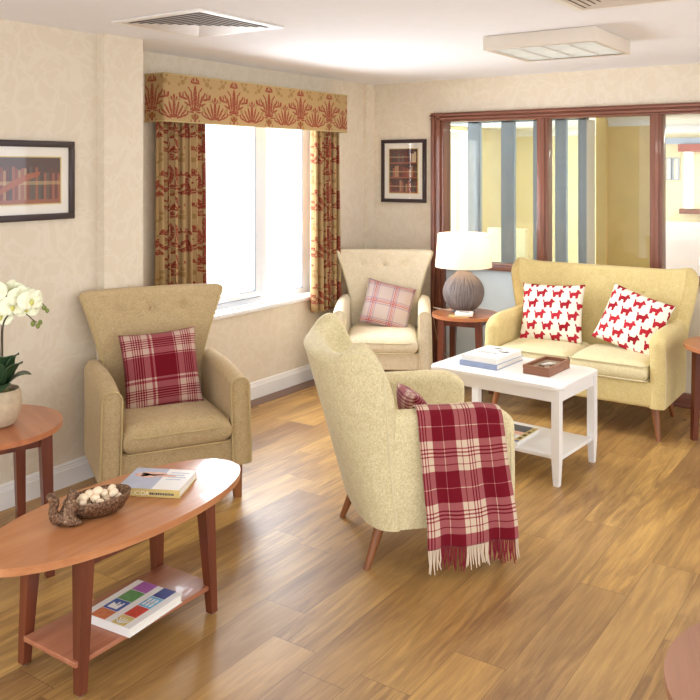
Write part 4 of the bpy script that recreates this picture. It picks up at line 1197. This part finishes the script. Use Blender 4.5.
def nuts():
    rnd = random.Random(11); me = bpy.data.meshes.new('nut'); bm = bmesh.new(); bmesh.ops.create_icosphere(bm, subdivisions=3, radius=.0125)
    for v in bm.verts:
        v.co.x *= 1.25; d = v.co.normalized(); v.co *= 1+.05*math.sin(9*d.x+5*d.y)+.04*math.sin(13*d.z)
    for f in bm.faces: f.smooth = True
    bm.to_mesh(me); bm.free(); me.materials.append(M['nut'])
    R = Matrix.Rotation(BA, 4, 'Z'); pos = [(-.052, 0, .030), (-.026, -.022, .029), (-.026, .022, .029), (0, 0, .027), (.026, .020, .029), (.026, -.020, .029), (.052, .0, .031),
           (-.038, -.002, .052), (-.010, -.016, .050), (-.008, .018, .050), (.018, .002, .052), (.042, -.012, .052), (.044, .018, .053), (.0, .0, .062), (-.045, .018, .044), (-.045, -.020, .044), (.0, -.034, .040), (.0, .036, .040), (.052, -.012, .040), (.025, .0, .040), (-.022, .002, .058)]
    for k, p in enumerate(pos):
        o = bpy.data.objects.new('nut', me); COL.objects.link(o); o.location = BOWL + R @ Vector(p)*BS; o.scale = (1.15,)*3; o.rotation_euler = (rnd.uniform(-.5, .5), rnd.uniform(-.5, .5), rnd.uniform(0, 6))
        tag(o, 'pale nut heaped in the bronze squirrel bowl', 'nut', 'nuts in the squirrel bowl')
nuts()

# ---------------------------------------------------------------- orchid
def orchid():
    base = Vector((-3.115, 2.01, .6005))
    t = empty('potted_orchid', 'white orchid with arching stems in a round stone pot on the left table', 'plant', base)
    Rv = Vector((math.cos(TH), math.sin(TH), 0))
    bm = bmesh.new(); lathe(bm, [(0, 0), (.045, 0), (.062, .012), (.080, .06), (.086, .095), (.083, .13), (.074, .150), (.068, .148), (.068, .12), (0, .12)], 40)
    pot = from_bm('pot', bm, M['pot'], t, True, angle=60)
    bm = bmesh.new(); lathe(bm, [(0, .135), (.05, .138), (.067, .128)], 24)
    for v in bm.verts: v.co.z += random.uniform(-.004, .006)
    from_bm('moss', bm, M['moss'], t, True)
    # leaves
    def leaf(az, L, w, rise, droop):
        d = Vector((math.cos(az), math.sin(az), 0)); sd = Vector((-math.sin(az), math.cos(az), 0))
        def fn(u, v):
            ww = w*math.sin(PI*min(1, v*.93+.07))**.6; r = L*v
            z = .14+rise*math.sin(v*PI*.55)-droop*v*v+abs(2*u-1)*.012*(1-v)
            return tuple(d*(.01+r*.85)+sd*(2*u-1)*ww+Vector((0, 0, z)))
        uvgrid('leaf', fn, 8, 14, M['leaf'], t, thick=.003)
    for k, (az, L, w, rs, dr) in enumerate(((-.2, .07, .045, .15, .0), (.35, .11, .042, .12, .0), (-1.0, .08, .045, .13, .01), (.9, .13, .040, .08, .02), (-.55, .14, .040, .06, .03), (2.2, .13, .040, .09, .02), (3.8, .13, .038, .08, .02), (-1.7, .11, .036, .06, .01), (.6, .08, .040, .15, .0))):
        leaf(az, L, w, rs, dr)
    # stems
    def arc(pts, n=30):
        P = [Vector(p) for p in pts]; out = []
        P = [P[0]]+P+[P[-1]]
        for i in range(1, len(P)-2):
            for k in range(n//(len(P)-3)):
                s = k/(n//(len(P)-3)); a, b, c, d = P[i-1], P[i], P[i+1], P[i+2]
                out.append(.5*((2*b)+(-a+c)*s+(2*a-5*b+4*c-d)*s*s+(-a+3*b-3*c+d)*s**3))
        out.append(P[-2]); return out
    def P(r, z, f=0.0): return Rv*r+Vector((0, 0, z))+Vector((-math.sin(TH), math.cos(TH), 0))*f
    s1 = arc([P(.005, .13), P(.010, .28), P(.012, .40), P(.03, .445), (P(.06, .465)), P(.105, .455), P(.135, .43), P(.15, .42)])
    s2 = arc([P(-.02, .13), P(-.05, .35), P(-.03, .47), P(.03, .53), P(.09, .545), P(.15, .52), P(.175, .495), P(.19, .48)])
    for s_ in (s1, s2):
        bm = bmesh.new(); tube(bm, s_, [.0035]*(len(s_)//2)+[.0022]*(len(s_)-len(s_)//2), 7); from_bm('stem', bm, M['stem'], t, True)
    bm = bmesh.new(); tube(bm, [P(.004, .13, -.006), P(.008, .41, -.006)], .002, 6); from_bm('support_stick', bm, M['stem'], t, True)
    def bud(p, r):
        bm = bmesh.new(); bmesh.ops.create_uvsphere(bm, u_segments=12, v_segments=8, radius=r)
        for v in bm.verts: v.co = p+Vector((v.co.x, v.co.y, v.co.z*1.25))
        from_bm('bud', bm, M['bud'], t, True)
    for p, r in ((P(.135, .415), .010), (P(.155, .405), .009), (P(.16, .418, .01), .009), (P(.180, .480), .009), (P(.193, .468), .008)): bud(p, r)
    view = Vector((3.1, -2.0, .4)).normalized()
    rnd = random.Random(21)
    def flower(p, s, dirn):
        z = dirn.normalized(); x = z.cross(Vector((0, 0, 1))).normalized(); y = x.cross(z)
        B = Matrix((x, y, z)).transposed()
        bm = bmesh.new()
        petals = [(90, .036, .022), (210, .036, .020), (330, .036, .020), (10, .040, .034), (170, .040, .034)]
        for ang, L, w in petals:
            a = math.radians(ang); dv = Vector((math.cos(a), math.sin(a), 0)); sv = Vector((-math.sin(a), math.cos(a), 0))
            nu, nv = 6, 8; G = []
            for j in range(nv+1):
                v = j/nv; row = []
                for i in range(nu+1):
                    u = 2*i/nu-1; ww = w*math.sin(PI*(v*.80+.12))**.8*s
                    q = dv*(L*v*s*1.1+.002)+sv*u*ww+Vector((0, 0, .010*s*math.sin(v*PI)-.010*v*v*s+.004*u*u))
                    row.append(bm.verts.new(p+B @ q))
                G.append(row)
            for j in range(nv):
                for i in range(nu): bm.faces.new((G[j][i], G[j][i+1], G[j+1][i+1], G[j+1][i]))
        f = from_bm('flower', bm, M['petal'], t, True, angle=80)
        md = f.modifiers.new('t', 'SOLIDIFY'); md.thickness = .0012
        bm = bmesh.new(); bmesh.ops.create_uvsphere(bm, u_segments=10, v_segments=8, radius=.007*s)
        for v in bm.verts: v.co = p+B @ Vector((v.co.x, v.co.y*1.6-.006*s, v.co.z+.008*s))
        from_bm('lip', bm, M['petal_c'], f, True)
    fl = [(-.12, .50), (-.06, .525), (-.005, .55), (.045, .545), (.095, .53), (.14, .515), (-.09, .46), (-.03, .475), (.02, .50), (.065, .49), (.105, .475), (-.06, .43), (.0, .44)]
    for k, (r, z) in enumerate(fl):
        dr = view+Vector((rnd.uniform(-.5, .5), rnd.uniform(-.5, .5), rnd.uniform(-.4, .25)))
        flower(P(r, z, rnd.uniform(-.045, .02)), rnd.uniform(1.0, 1.2), dr)
orchid()

# ---------------------------------------------------------------- light and camera
w = bpy.data.worlds.new('World'); sc.world = w; w.use_nodes = True
wn = w.node_tree.nodes; bg = wn['Background']
geo = wn.new('ShaderNodeTexCoord'); sepz = wn.new('ShaderNodeSeparateXYZ'); w.node_tree.links.new(geo.outputs['Generated'], sepz.inputs[0])
rmp = wn.new('ShaderNodeValToRGB'); w.node_tree.links.new(sepz.outputs[2], rmp.inputs[0])
rmp.color_ramp.elements[0].position = 0.0; rmp.color_ramp.elements[0].color = (0.86, 0.88, 0.92, 1)
rmp.color_ramp.elements[1].position = 0.6; rmp.color_ramp.elements[1].color = (0.94, 0.97, 1.0, 1)
w.node_tree.links.new(rmp.outputs[0], bg.inputs[0]); bg.inputs[1].default_value = 1.0

def area(name, loc, rot, sx, sy, e, col):
    ld = bpy.data.lights.new(name, 'AREA'); ld.shape = 'RECTANGLE'; ld.size = sx; ld.size_y = sy; ld.energy = e; ld.color = col
    o = bpy.data.objects.new(name, ld); COL.objects.link(o); o.location = loc; o.rotation_euler = rot; return o
# daylight arriving at the outside window, and at the side window of the far room
area('window_daylight', (XW-0.45, 4.6, 1.45), (0, math.radians(-90), 0), 1.6, 1.7, 60, (.88, .94, 1.0))
area('far_room_daylight', (-5.1, 8.6, 1.2), (0, math.radians(-90), 0), 1.8, 1.3, 45, (1, .98, .94))
area('far_room_fill', (-1.2, 9.3, 2.13), (0, 0, 0), 0.6, 0.6, 13, (1, .96, .90))  # unseen fill added to brighten the far room
area('fitting_glow', (-1.69, 4.50, CEIL-.09), (0, 0, 0), 0.5, 0.5, 5, (1, .95, .88))

cam = bpy.data.cameras.new('Camera'); co = bpy.data.objects.new('Camera', cam); COL.objects.link(co)
co.location = (0, 0, H); co.rotation_euler = (PI/2, 0, TH)
cam.sensor_width = 36; cam.lens = 36*FPX/700; cam.shift_y = -(350-168)/700; cam.clip_end = 60
sc.camera = co
sc.view_settings.view_transform = 'Standard'; sc.view_settings.look = 'None'; sc.view_settings.gamma = 1; sc.view_settings.use_curve_mapping = False
sc.view_settings.exposure = 1.5
